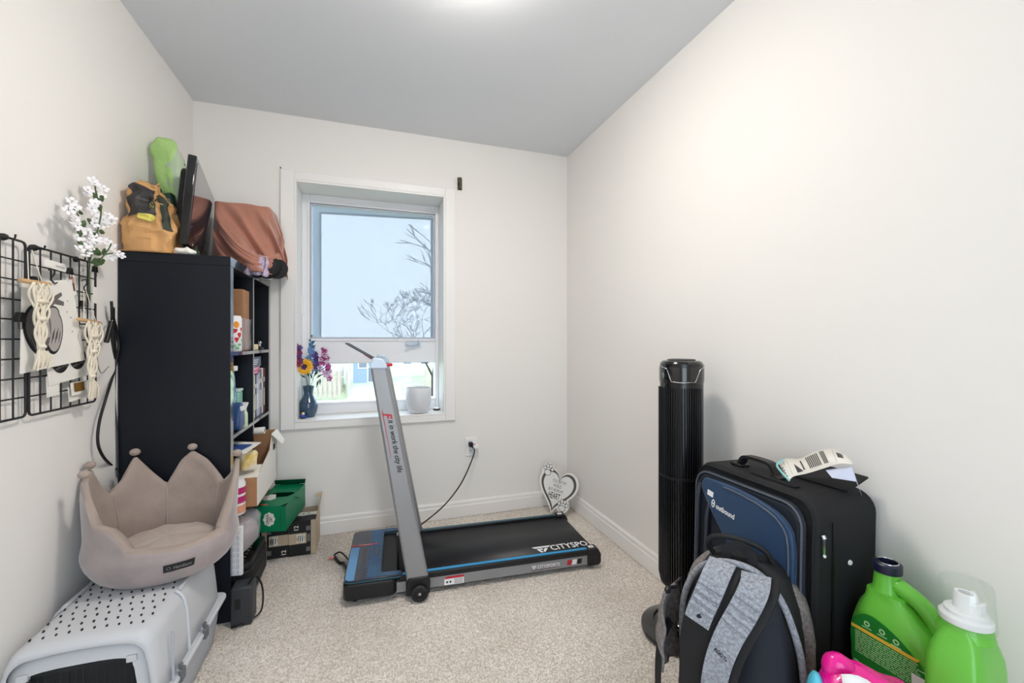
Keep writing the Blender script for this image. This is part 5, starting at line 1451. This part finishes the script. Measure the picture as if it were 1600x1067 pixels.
# small cards
print_('dark_photo_strip', 'narrow dark edged photo strip under the brain print, left', [(72, 588), (92, 584), (93, 616), (73, 621)], [WX + .004] * 4)[0]
t, Tq = print_('instant_photo', 'instant photo with brown picture below the brain print', [(110, 598), (138, 593), (140, 612), (112, 618)], [WX + .012] * 4)
g = G(); flat(g, [(.15, .25), (.72, .25), (.72, .95), (.15, .95)], .001, Tq); build('picture', g, mat('photo_brown', (120, 88, 36), .4), t)
t, Tq = print_('instant_photo', 'blank-backed instant photo hanging lowest on the wire grid', [(106, 604), (137, 603), (138, 619), (108, 628)], [WX + .006] * 4)
t, Tq = print_('photo_card', 'small portrait photo card with warm picture, right of the white tag', [(104, 428), (117, 430), (120, 461), (108, 459)], [WX + .01] * 4)
g = G(); flat(g, [(.15, .2), (.85, .2), (.85, .92), (.15, .92)], .001, Tq); pb = build('picture', g, mat('photo_rose', (196, 160, 146), .5), t)
g = G(); flat(g, [(.35, .2), (.75, .2), (.68, .6), (.42, .62)], .0014, Tq); build('dark_figure', g, mat('photo_dark', (60, 26, 28), .5), t)
t, Tq = print_('white_tag', 'white printed tag clipped near the top of the wire grid', [(69, 403), (103, 413), (102, 425), (69, 415)], [WX + .014] * 4)
g = G(); 
for k in range(2): flat(g, [(.5, .35 + .15 * k), (.92, .35 + .15 * k), (.92, .40 + .15 * k), (.5, .40 + .15 * k)], .001, Tq)
build('small_print', g, 'grey', t)
t, Tq = print_('paper_charm', 'small white paper charm hanging right of the second macrame strings', [(146, 447), (152, 449), (151, 474), (145, 472)], [WX + .01] * 4)
def clip(u, v, lab, s=1, dx=.016):
    p = at(u, v, X=WX + dx)
    t = thing('binder_clip', lab, 'clip', p, group='black clips on the wire grid')
    build('clip_body', G().prism([(-.011 * s, -.010 * s), (.011 * s, -.010 * s), (.006 * s, .010 * s), (-.006 * s, .010 * s)], .009 * s, frame((-.004, 0, 0), (0, 1, 0), (0, 0, 1))), 'black', t, bev=.001)
    build('clip_wire', G().tube([(0.002, -.006 * s, -.008 * s), (0.003, -.004 * s, -.024 * s), (.003, .004 * s, -.024 * s), (.002, .006 * s, -.008 * s)], .001, 5), 'black', t)
clip(30, 495, 'black clip on the left edge of the heart print', 1.3); clip(109, 423, 'black clip above the warm portrait photo card')
clip(128, 474, 'black clip beside the second macrame strings'); clip(148, 420, 'black clip at the grid top right under the white blossoms')
clip(53, 437, 'black clip at the top edge of the heart print')
# macrame hangings
mat('cotton', (236, 226, 206), .9, bump=(500, .4, .0008)); mat('dowel', (206, 168, 122), .6, var=(40, .2))
def macrame(lab, dl, dr_, apexes, kn, bottom, X, seed):
    t = thing('macrame_hanging', lab, 'macrame', (0, 0, 0), group='cream macrame hangings on the wire grid')
    a, b = at(*dl, X=X), at(*dr_, X=X)
    build('dowel', G().tube([a, a.lerp(b, .02), a.lerp(b, .98), b], [.004, .006, .006, .004], 10), 'dowel', t, sm=50)
    g = G()
    for ap, f in apexes: g.tube([a.lerp(b, f), at(*ap, X=X - .012)], .0012, 5)
    build('hanging_string', g, 'cotton', t)
    kn_ = at(*kn, X=X + .006); bt = at(*bottom, X=X + .004)
    random.seed(seed); n = 12
    L = (a.z - kn_.z)
    for k in range(n):
        f = .30 + .62 * k / (n - 1); s0 = a.lerp(b, f) + V((.006, 0, -.002)); pts = []
        yc = kn_.y; m_ = 18
        for i in range(m_ + 1):
            q = i / m_
            wob = sin(q * pi * 3 + (0 if k % 2 else pi)) * .016 * (1 - q) 
            y = lerp(s0.y, yc + (k - n / 2) * .0012, q ** 1.2) + wob
            pts.append(V((s0.x + .003 * cos(q * 12 + k * 2), y, s0.z - L * q)))
        # fringe
        e = bt + V((random.uniform(-.006, .006), (k - n / 2) * .0042 + random.uniform(-.003, .003), random.uniform(-.006, .006)))
        mid = kn_.lerp(e, .5) + V((.006, (k - n / 2) * .0022, 0))
        pts += [kn_.lerp(e, .12) + V((0, (k - n / 2) * .001, 0)), mid, e]
        build('cord', G().tube(pts, .0030, 6), 'cotton', t, sm=70)
    for q in (.28, .55, .98):
        c_ = a.lerp(b, .61).lerp(kn_, q); c_.z = a.z - L * q; w_ = lerp(.030, .011, q)
        c_.y = lerp(a.lerp(b, .61).y, kn_.y, q ** 1.2); c_.x = kn_.x + .003
        build('knot', G().ball(c_, (.008, w_, .007), 12, 8, fn=lambda p: p + V((0, 0, .002 * nz(p, 200, 1)))), 'cotton', t, sm=80)
macrame('cream macrame hanging on a dowel in front of the heart print', (31, 437), (77, 444), (((43, 392), .28), ((50, 390), .75)), (64, 543), (66, 575), WX + .035, 3)
macrame('cream macrame hanging on a dowel near the bookcase side', (122, 498), (157, 505), (((131, 455), .25), ((134, 452), .8)), (143, 589), (148, 620), WX + .030, 7)
# S hooks
def shook(u, v, lab):
    p = at(u, v, X=WX + .01)
    t = tag(build('wire_hook', G().tube(spline([(0, -.012, .014), (.006, 0, .018), (.004, .006, .006), (.002, -.004, -.010), (.006, .004, -.022), (.006, .014, -.018)], 5), .0018, 6), 'wire', loc=p, sm=60), lab, 'hook', 'bent wire hooks on the grid')
shook(131, 445, 'bent black wire hook holding the second macrame'); shook(80, 430, 'bent black wire hook under the white tag')
# ---- white blossom spray
FS = thing('blossom_spray', 'artificial white blossom spray with green leaves clipped to the wire grid corner', 'flower spray', (0, 0, 0))
mat('petal_white', (246, 244, 246), .6); mat('stem_green', (76, 96, 60), .6)
base = at(140, 470, X=WX + .012); fork = at(140, 410, X=WX + .03)
stems = [[base, fork, at(150, 370, X=-.85), at(158, 330, X=-.84), at(150, 300, X=-.84), at(148, 282, X=-.84)],
         [fork, at(134, 385, X=-.86), at(128, 362, X=-.86), at(122, 335, X=-.86), at(110, 322, X=-.86)],
         [fork, at(155, 408, X=-.83), at(163, 398, X=-.82), at(176, 395, X=-.815)],
         [at(163, 398, X=-.82), at(170, 388, X=-.82), at(174, 380, X=-.815)]]
for s_ in stems: build('stem', G().tube(spline(s_, 5), .0022, 6), 'stem_green', FS, sm=60)
def blossom(p, s, seed):
    random.seed(seed); g = G(); d = V((random.uniform(.2, 1), random.uniform(-.8, -.1), random.uniform(-.2, .7))).normalized()
    x = d.orthogonal().normalized(); T = frame(p, x, d.cross(x))
    for k in range(5):
        a = 2 * pi * k / 5 + random.random() * .3
        c_ = V((cos(a), sin(a), 0)); e = V((-sin(a), cos(a), 0))
        r_ = s * random.uniform(.85, 1.1)
        g.add([T @ q for q in (c_ * .1 * r_, c_ * .6 * r_ + e * .38 * r_ + V((0, 0, .15 * r_)), c_ * 1.0 * r_ + e * .22 * r_ + V((0, 0, .25 * r_)), c_ * 1.05 * r_ - e * .22 * r_ + V((0, 0, .2 * r_)), c_ * .6 * r_ - e * .38 * r_ + V((0, 0, .1 * r_)))], [(0, 1, 2, 3, 4)], 0)
    g.ball(T @ V((0, 0, .1 * s)), s * .10, 6, 4, 1)
    build('blossom', g, ['petal_white', 'stem_green'], FS)
random.seed(11)
spots = [(148, 286, 6, 7), (156, 300, 9, 8), (140, 300, 8, 6), (150, 318, 10, 7), (160, 345, 9, 9), (172, 342, 8, 6), (150, 350, 8, 8), (146, 335, 7, 6), (112, 322, 10, 6), (120, 326, 6, 4), (112, 345, 9, 7), (122, 352, 9, 7), (140, 365, 10, 10), (132, 360, 8, 7), (146, 376, 8, 7), (122, 374, 7, 6), (130, 390, 8, 6), (176, 396, 8, 4), (184, 399, 6, 3), (172, 383, 5, 4), (165, 375, 4, 3), (140, 384, 7, 5)]
k = 0
for (u, v, sp_, n) in spots:
    for _ in range(max(3, int(n * .7))):
        k += 1
        blossom(at(u + random.uniform(-sp_, sp_) * .8, v + random.uniform(-sp_, sp_) * .8, X=random.uniform(-.865, -.83)), .0145, 100 + k)
def leaf(p, d, L, w, nrm=(1, -.6, 0)):
    d = V(d).normalized(); s_ = d.cross(V(nrm)).normalized()
    g = G().add([p, p + d * L * .35 + s_ * w, p + d * L * .75 + s_ * w * .7, p + d * L, p + d * L * .75 - s_ * w * .7, p + d * L * .35 - s_ * w, p + d * L * .5 + V(nrm) * .003], [(0, 1, 6), (1, 2, 6), (2, 3, 6), (3, 4, 6), (4, 5, 6), (5, 0, 6)])
    build('leaf', g, 'green_leaf', FS, solid=.0006)
for (u, v, du, dv, L) in ((154, 314, 1, -1, .035), (152, 314, -1, -1.2, .03), (155, 316, .2, 1, .03), (154, 360, 1.2, 0, .03), (153, 360, -.6, .5, .03), (127, 355, .4, -.6, .032), (126, 358, -.2, .7, .03), (144, 388, 1.2, .3, .045), (142, 408, 1.2, -.1, .05), (150, 410, 1.4, -.5, .045), (162, 400, .2, -1, .03), (136, 400, -.7, -1, .035), (132, 382, -1, -.1, .03), (146, 350, -1, -.4, .03), (118, 328, -1, .1, .03), (121, 329, 1, .1, .025)):
    leaf(at(u, v, X=-.838), V((.1 * du, du * .9, -dv)), L, L * .28)

# ================================================================ CABLES hanging beside the bookcase
t = thing('hanging_cables', 'black cables looped and hanging down between left wall and bookcase', 'cable', (0, 0, 0))
XC = XL + .022
a = [at(174, 470, X=XC), at(176, 490, X=XC), at(184, 525, Y=1.985), at(185, 548, Y=1.985), at(178, 580, Y=1.985), at(166, 620, X=XC), at(155, 660, X=XC), at(153, 692, X=XC), at(162, 714, X=XC), at(176, 728, Y=1.985), at(186, 735, Y=1.985)]
build('thick_cord', G().tube(spline(a, 6), .0045, 8), 'black', t, sm=60)
a = [at(176, 480, Y=1.988), at(180, 515, Y=1.988), at(181, 560, Y=1.988), at(179, 620, Y=1.99), at(183, 680, Y=1.99), at(184, 745, Y=1.99)]
build('thin_cord', G().tube(spline(a, 6), .0032, 8), 'dark_grey', t, sm=60)
a = [at(176, 500, X=XC), at(164, 510, X=XC), at(154, 530, X=XC), at(152, 560, X=XC), at(158, 582, X=XC), at(170, 572, X=XC)]
build('loop_cord', G().tube(spline(a, 6), .0018, 6), 'paper_grey', t, sm=60)
p = at(171, 520, X=XC)
build('plug_end', G().tube([at(174, 502, X=XC + .006), at(166, 534, X=XC + .006)], .008, 8), 'black', t, sm=60)
build('cable_tie', G().tube([at(176, 480, X=XC), at(177, 560, Y=1.986)], .007, 8), 'black', t, sm=60)
# ================================================================ ON TOP OF THE BOOKCASE
ZB = BH
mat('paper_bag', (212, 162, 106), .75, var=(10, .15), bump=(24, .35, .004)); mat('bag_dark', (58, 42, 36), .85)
BG = thing('brown_paper_bag', 'crumpled brown paper grocery bag with black label on top of the bookcase', 'paper bag', (-.816, 2.066, ZB))
def rid(p, s, seed): return 1 - 2 * abs(nz(p, s, seed))
def bagp(u, v, inset=0):
    a = 2 * pi * u
    h = .30
    e = .55
    cx_, sy_ = math.copysign(abs(cos(a)) ** e, cos(a)), math.copysign(abs(sin(a)) ** e, sin(a))
    wx = interp([(0, .076), (.25, .084), (.6, .070), (.85, .058), (1, .040)], v) - inset
    wy = interp([(0, .075), (.3, .080), (.7, .068), (1, .040)], v) - inset
    z = v * h
    lean = .0
    if cx_ > 0: wx *= 1 - .30 * v ** 2
    p = V((cx_ * wx + lean, sy_ * wy, z))
    p.z += (.020 * cos(a + .6) * v ** 3 - .014 * v ** 4 * (1 - cos(2 * a)))
    k = .030 * (v + .1) ** .5 * (rid(p, 10, 3) - .5) + .014 * (rid(p, 24, 5) - .5)
    p.z += .022 * v * (rid(p, 11, 8) - .5) - .045 * v ** 3 * max(0, cx_)
    p += V((cx_, sy_, 0)).normalized() * k * min(1, v * 6 + .3)
    return V((max(-.084, p.x), p.y, max(0.001, p.z)))
build('bag_body', G().surf(bagp, 64, 34, cu=True), 'paper_bag', BG, sm=28, solid=.0012)
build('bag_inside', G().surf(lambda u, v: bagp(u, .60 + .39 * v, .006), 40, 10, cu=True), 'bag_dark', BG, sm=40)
build('bag_bottom', G().box(-.08, .085, -.07, .07, .001, .003), 'paper_bag', BG)
def onbag(u, v, off=.0045):
    p = bagp(u, v); n_ = V((p.x, p.y, 0)).normalized(); return p + n_ * off
# u .75 faces the camera (-y); picture right is larger u
g = G().surf(lambda a_, b_: onbag(lerp(.655, .80, a_ * (1 - .0 * b_)), lerp(.46 - .0 * a_, .90, b_)), 20, 22)
lb = build('black_label', g, mat('label_brownblack', (48, 44, 44), .5), BG, sm=40)
g = G().surf(lambda a_, b_: onbag(lerp(.84, .93, a_), lerp(.30, .80, b_)), 8, 12)
build('dark_side_print', g, mat('bag_print_green', (44, 52, 40), .6), BG, sm=40)
cc = (.765, .43)
g = G(); n_ = 18
g.add([onbag(*cc, .006)] + [onbag(cc[0] + .026 * cos(2 * pi * k / n_), cc[1] + .045 * sin(2 * pi * k / n_), .006) for k in range(n_)], [(0, 1 + k, 1 + (k + 1) % n_) for k in range(n_)])
build('yellow_sticker', g, mat('sticker_yellow', (226, 214, 104), .5), BG)
text('SC?', mat('lime_ink', (170, 180, 90), .6).name, lb, Matrix.Identity(4), w=.05, h=.03, warp=lambda p: onbag(.775 + p.y * .8, .62 + p.x * 1.9, .007))
t = thing('tissue', 'scrap of white tissue at the foot of the brown paper bag', 'tissue', (-.700, 2.030, ZB + .0005))
build('tissue_paper', G().ball((0, 0, .014), (.035, .022, .014), 16, 10, fn=lambda q: V((q.x * (1 + .5 * nz(q, 60, 1)), q.y, max(0, q.z * (1 + .6 * nz(q, 70, 2)))))), 'paper', t, sm=30)

# green bin bags
mat('bin_green', (20, 62, 44), .4); mat('lime_film', (176, 218, 128), .22, bump=(26, .9, .012), coat=.4, alpha=.82); mat('lime_clear', (214, 226, 206), .2, alpha=.5, bump=(24, .5, .006))
GBt = thing('bin_bag_packs', 'dark green printed packs in a pale green film bag leaning behind the paper bag', 'bag', (-.79, 2.235, ZB))
for i, (dx, dy, hh, tw) in enumerate(((.034, -.050, .28, 0), (.060, -.012, .20, .05), (-.006, .0, .31, -.04))):
    T = Matrix.Translation((dx + .005, dy, 0)) @ Matrix.Rotation(R_(-12), 4, 'Y') @ Matrix.Rotation(tw, 4, 'Z')
    o = build('pack', G().prism(rr(.036, .045, .008), hh, T, z0=.008), 'bin_green', GBt, bev=.003)
    for q, z in enumerate((.06, .15, .23)):
        if z > hh - .05: continue
        Tt = T @ frame((0, -.0228, z), (0, 0, -1), (1, 0, 0))
        text('OTTAWA', 'white', o, Tt, w=.065, h=.014, bold=.01)
def fl(q):
    k = max(0, min(1, (q.z - .20) / .34))
    return V((q.x * (1 - .25 * k) - .02 - .035 * k + .02 * nz(q, 12, 3), q.y * (1 - .3 * k) + .012 * nz(q, 15, 4), q.z + .012 * nz(q, 14, 8)))
def fl2(q):
    q = fl(q); return V((max(q.x, -.108), q.y, q.z))
build('green_film', G().ball((0, .0, .395), (.062, .040, .150), 40, 30, fn=lambda q: fl2(q) + V((rid(q, 18, 2) * .006, rid(q, 16, 4) * .006, 0)), e=.7), 'lime_film', GBt, sm=50)
build('clear_film', G().ball((.030, .01, .36), (.048, .045, .165), 24, 18, fn=fl2, e=.75), 'lime_clear', GBt, sm=50)
g = G().surf(lambda u, v: V((-.040 + .045 * u, -.045, .245 + .03 * v)), 4, 3)
text('6', 'ink', GBt, frame((.034, -.040, .42), (1, 0, 0), (0, 0, 1)), h=.012)

# television
TVt = thing('television', 'small black flat television standing edge-on on top of the bookcase', 'television', (-.708, 2.03, ZB), math.atan2(.60, -.115))
# local x runs along the screen away from the camera; +y is the back, -y the screen side
TL = Matrix.Rotation(R_(5), 4, 'X')
w_, h_ = .60, .365
build('cabinet', G().box(0, w_, -.012, .018, .045, .045 + h_, T=TL), 'black_gloss', TVt, bev=.004)
build('rear_housing', G().prism(rr(w_ - .12, h_ - .07, .03, cx=w_ / 2, cy=.045 + h_ / 2), .028, TL @ Matrix(((1, 0, 0, 0), (0, 0, 1, .018), (0, 1, 0, 0), (0, 0, 0, 1)))), 'black_matt', TVt, bev=.008)
mat('screen_glass', (34, 36, 52), .10, coat=.6)
build('screen', G().box(.022, w_ - .022, -.0135, -.012, .045 + .055, .045 + h_ - .022, T=TL), 'screen_glass', TVt)
build('lower_trim', G().box(.004, w_ - .004, -.0145, -.012, .049, .088, T=TL), 'black_gloss', TVt, bev=.001)
build('brand_plate', G().box(w_ / 2 - .02, w_ / 2 + .02, -.0152, -.0145, .064, .070, T=TL), 'chrome', TVt)
build('indicator', G().box(.10, .108, -.0155, -.0145, .062, .068, T=TL), 'white', TVt)
build('stand_neck', G().box(w_ / 2 - .05, w_ / 2 + .05, -.008, .014, .01, .07), 'black_gloss', TVt, bev=.003)
build('stand_base', G().prism(rr(.26, .15, .05, cx=w_ / 2, cy=.02), .010), 'black_gloss', TVt, bev=.003)

# terracotta cloth over a white box
bx = thing('white_box', 'white box under the terracotta cloth on top of the bookcase', 'box', (-.615, 2.64, ZB))
build('box_body', G().box(-.115, .10, -.07, .075, 0, .335), 'white', bx, bev=.003)
build('box_lid', G().box(-.118, .103, -.073, .078, .335, .355), 'white', bx, bev=.003)
mat('terracotta', (186, 128, 108), .8, sheen=.5, bump=(300, .3, .001), var=(6, .1))
CL = thing('terracotta_cloth', 'terracotta velour cloth draped in folds over a box on the bookcase', 'cloth', (0, 0, 0))
tp = [(-.765, 2.60), (-.745, 2.545), (-.69, 2.535), (-.62, 2.535), (-.56, 2.54), (-.515, 2.545), (-.500, 2.575), (-.495, 2.65), (-.495, 2.71)]
tps = spline([(a_, b_, 0) for a_, b_ in tp], 8)
def cloth(u, v):
    i = u * (len(tps) - 1); k = min(int(i), len(tps) - 2); p = tps[k].lerp(tps[k + 1], i - k)
    z = ZB + .378 - .010 * u
    if v < .12:      # top sheet, from the back to the front edge
        q = v / .12; return V((lerp(-.62, p.x, q), lerp(2.66, p.y, q), z + .002 * sin(u * 20) - .004 * (q > .95)))
    q = (v - .12) / .88
    ph = (u * 1.15 - q * .55)
    amp = .040 * min(1, q * 1.6) 
    f = amp * (sin(ph * 26) * .7 + sin(ph * 13 + 1) * .5 + .25 * sin(ph * 47 + q * 3))
    front = max(0, 1 - abs(u - .38) / .42)
    y = p.y - f * .8 - .13 * q ** 1.3 * front - .015 * q
    x = p.x + .030 * sin(q * pi * .9) * max(0, (u - .45)) * 1.6 + .018 * q * (u > .6) + f * .25
    zz = z - q * (.375 - .02 * u) - .010 * sin(u * 14) * q
    # gathered swag: hem pulled towards the right front corner
    s_ = q ** 2 * max(0, min(1, (u - .1) / .6))
    x = lerp(x, x + .03, s_)
    return V((max(-.79, x), min(2.722, y), max(ZB + .004, zz)))
build('drape', G().surf(cloth, 140, 60), 'terracotta', CL, sm=80, solid=-.003)
g = G()
for k, (r0_, x0_, z0_) in enumerate(((.012, 0, 0), (.010, .012, .02), (.010, -.006, .036))):
    pts = spline([(-.70, 2.46 - .004 * k, ZB + .20 + z0_), (-.62, 2.415, ZB + .10 + z0_), (-.54, 2.42, ZB + .045 + z0_), (-.490, 2.49, ZB + .05 + z0_), (-.455, 2.57, ZB + .10 + z0_), (-.455, 2.62, ZB + .2 + z0_)], 8)
    g.tube(pts, [r0_ * (.6 + .8 * sin(pi * i / (len(pts) - 1))) for i in range(len(pts))], 10)
build('rolled_fold', g, 'terracotta', CL, sm=80)
p = at(403, 413, X=-.535)
t = thing('lace_cloth', 'small crumpled lavender lace cloth hanging at the bookcase top edge', 'cloth', (p.x, p.y, ZB + .001))
def lc(u, v):
    q = V((-.020 + .07 * u, -.03 + .008 * sin(u * 18 + v * 5), .10 * (1 - v) - .025 * u + .006 * sin(u * 15)))
    return q + V((.012 * nz(q, 30, 2), 0, .01 * nz(q, 30, 3)))
build('lace', G().surf(lc, 30, 16), mat('lavender', (206, 190, 214), .8, var=(120, .35)), t, sm=60, solid=.0015)
p = at(424, 424, X=-.50)
t = thing('hat', 'black rounded cap tucked at the bookcase top corner beside the window', 'hat', (-.505, 2.535, ZB + .045), rot=(R_(78), R_(10), 0))
build('crown', G().lathe([(.062, .0), (.064, .012), (.058, .032), (.040, .048), (.015, .055), (0, .056)], n=28), 'black_matt', t, sm=60)
build('peak', G().prism(oval(.10, .11, 24, .045, 0), .004, z0=.004), 'black_matt', t, bev=.001)

# ================================================================ WINDOW SILL
ZS_ = WZ0 + .006 + .001
yv = 2.85
p = at(482, 640, Y=yv)
VS = thing('vase', 'dark blue ribbed glass vase on the window sill, left', 'vase', (p.x, yv, ZS_))
mat('vase_glass', (34, 66, 92), .12, coat=.6)
pr = [(0, 0), (.034, 0), (.038, .006), (.047, .03), (.053, .06), (.050, .088), (.036, .115), (.027, .135), (.026, .150), (.030, .172), (.034, .188), (.031, .188), (.027, .172), (.022, .15)]
rp = []
for (r0_, z0_), (r1_, z1_) in zip(pr, pr[1:]):
    for k in range(4): rp.append((lerp(r0_, r1_, k / 4) + (.0008 if k % 2 and r0_ > .02 else 0), lerp(z0_, z1_, k / 4)))
build('vase_body', G().lathe(rp, n=36), 'vase_glass', VS, sm=60)
mat('fl_yellow', (244, 178, 30), .6); mat('fl_brown', (70, 40, 24), .8); mat('fl_red', (138, 24, 50), .6); mat('fl_purple', (84, 50, 130), .6); mat('fl_blue', (108, 150, 206), .6); mat('fl_magenta', (176, 60, 136), .6); mat('fl_pale', (222, 190, 220), .6); mat('fl_leaf', (44, 96, 84), .6)
mouth = V((p.x, yv, ZS_ + .185))
def stemline(g, tip):
    lo = mouth + V(((tip.x - mouth.x) * .12, (tip.y - mouth.y) * .1, 0)); bt = V((mouth.x - (tip.x - mouth.x) * .1, yv, ZS_ + .16))
    g.tube(spline([bt, lo, lo.lerp(tip, .5) + V((0, 0, .008)), tip], 5), .0016, 6)
def flower(name, lab, u, v, y=yv):
    tip = at(u, v, Y=y); t = thing(name, lab, 'flower', (0, 0, 0), group='artificial flowers in the blue vase')
    g = G(); stemline(g, tip); build('stem', g, 'fl_leaf', t, sm=60); return t, tip
t, tip = flower('gerbera', 'yellow gerbera with dark centre in the vase on the sill', 476, 572, 2.80)
d = (V((0, 0, CAM_H)) - tip).normalized(); X_ = V((0, 0, 1)).cross(d).normalized(); T = frame(tip, X_, d.cross(X_))
for k in range(18):
    a = 2 * pi * k / 18; L = .050; Tr = T @ Matrix.Rotation(a, 4, 'Z')
    g = G().add([Tr @ V(q) for q in ((.010, -.004, .001), (.030, -.0068, .004), (L - .006, -.006, .003 - .004 * (k % 2)), (L, 0, .001), (L - .006, .006, .003 - .004 * (k % 2)), (.030, .0068, .004), (.010, .004, .001), (.03, 0, .0065))], [(0, 1, 7), (1, 2, 7), (2, 3, 7), (3, 4, 7), (4, 5, 7), (5, 6, 7), (6, 0, 7)])
    build('petal', g, 'fl_yellow', t)
build('flower_centre', G().ball(tip + d * .004, (.014, .010, .014), 14, 8), 'fl_brown', t, sm=80)
def spike(name, lab, u, v, v1, m, n, r, seed, y=yv, spread=.02, m2=None):
    t, tip = flower(name, lab, u, v, y); random.seed(seed)
    lowp = at(u, v1, Y=y)
    for k in range(n):
        f = k / n; c_ = tip.lerp(lowp, f) + V((random.uniform(-1, 1), random.uniform(-1, .3), random.uniform(-.3, .3))) * spread * (.35 + .9 * f)
        g = G(); dd = V((random.uniform(-1, 1), -1, random.uniform(-.6, .6))).normalized(); xx = dd.orthogonal().normalized(); T = frame(c_, xx, dd.cross(xx)); rr_ = r * random.uniform(.7, 1.1)
        for q in range(5):
            Tr = T @ Matrix.Rotation(2 * pi * q / 5, 4, 'Z')
            g.add([Tr @ (V(w_) * rr_) for w_ in ((.08, 0, 0), (.6, -.42, .25), (1, -.15, .1), (1, .15, .1), (.6, .42, .25))], [(0, 1, 2, 3, 4)])
        build('blossom', g, m2 if (m2 and random.random() < .4) else m, t)
    return t
spike('snapdragon', 'dark red and purple snapdragon, leftmost flower in the vase', 467, 541, 574, 'fl_red', 26, .018, 1, 2.755, .024, 'fl_purple')
spike('larkspur', 'pale blue larkspur spike, tallest in the vase', 486, 535, 572, 'fl_blue', 26, .017, 2, 2.85, .018)
spike('delphinium', 'violet delphinium between the blue and magenta flowers', 493, 550, 576, 'fl_purple', 18, .015, 3, 2.84, .018)
spike('orchid', 'magenta orchid spray leaning right in the vase', 507, 545, 590, 'fl_magenta', 34, .018, 4, 2.80, .032, 'fl_pale')
t = thing('leaf_sprig', 'green leafy sprig standing up above the blue flowers', 'leaf sprig', (0, 0, 0), group='artificial flowers in the blue vase')
g = G(); tip = at(486, 524, Y=2.86); stemline(g, tip); build('stem', g, 'fl_leaf', t, sm=60)
def lf(p0, p1, w=.005):
    dd = (p1 - p0).normalized(); s_ = dd.cross(V((0, -1, 0))).normalized() * w
    build('leaf', G().add([p0, p0.lerp(p1, .4) + s_, p1, p0.lerp(p1, .4) - s_, p0.lerp(p1, .45) + V((0, -.002, 0))], [(0, 1, 4), (1, 2, 4), (2, 3, 4), (3, 0, 4)]), 'fl_leaf', t)
for (a_, b_, c_, d_) in ((486, 533, 482, 529), (487, 536, 493, 531), (487, 540, 481, 536), (487, 543, 494, 538), (486, 526, 488, 522), (478, 590, 468, 584), (490, 588, 499, 575), (497, 582, 510, 572), (488, 592, 484, 580), (484, 590, 478, 578), (494, 590, 505, 583), (500, 590, 500, 602), (498, 592, 494, 606)):
    lf(at(a_, b_, Y=2.84), at(c_, d_, Y=2.83), .006)
p = at(464, 646, Y=2.79)
t = thing('blue_pebble', 'small blue glass stone beside the vase foot', 'ornament', (at(473, 640, Y=2.79).x, 2.79, ZS_))
build('stone', G().ball((0, 0, .014), (.017, .014, .014), 14, 8, fn=lambda q: q + V((0, 0, 0)) if q.z > 0 else q), mat('stone_blue', (30, 60, 150), .15), t, sm=60)
build('stone_chip', G().ball((.016, .004, .010), (.009, .009, .010), 10, 6), 'stone_blue', t, sm=60)
t = thing('dark_figurine', 'tiny dark and cream figurine at the left end of the sill', 'ornament', (-.375, 2.79, ZS_))
build('figurine_body', G().lathe([(0, 0), (.012, 0), (.013, .012), (.008, .022), (0, .024)], n=14), 'ink', t, sm=60)
build('figurine_head', G().ball((.003, -.002, .029), .009, 12, 8), 'cream', t, sm=60)
yp = 2.795
p = at(654, 620, Y=yp)
t = thing('white_pot', 'plain white ceramic flower pot on the right of the window sill', 'pot', (p.x, yp, ZS_))
build('pot_body', G().lathe([(0, .0), (.045, .0), (.058, .006), (.070, .028), (.078, .062), (.081, .11), (.081, .160), (.079, .162), (.0755, .160), (.0755, .11), (.070, .05), (0, .03)], n=48), mat('ceramic', (226, 228, 232), .3), t, sm=50)
p = at(685, 639.5, Z=ZS_)
t = thing('jar', 'small squat black and white jar at the right end of the sill', 'jar', (min(p.x, .425), 2.86, ZS_))
build('lid_base', G().lathe([(0, 0), (.022, 0), (.022, .010), (0, .010)], n=22), 'black', t, sm=40)
build('lid_top', G().lathe([(.020, .010), (.020, .017), (.017, .019), (0, .019)], n=22), 'white', t, sm=40)
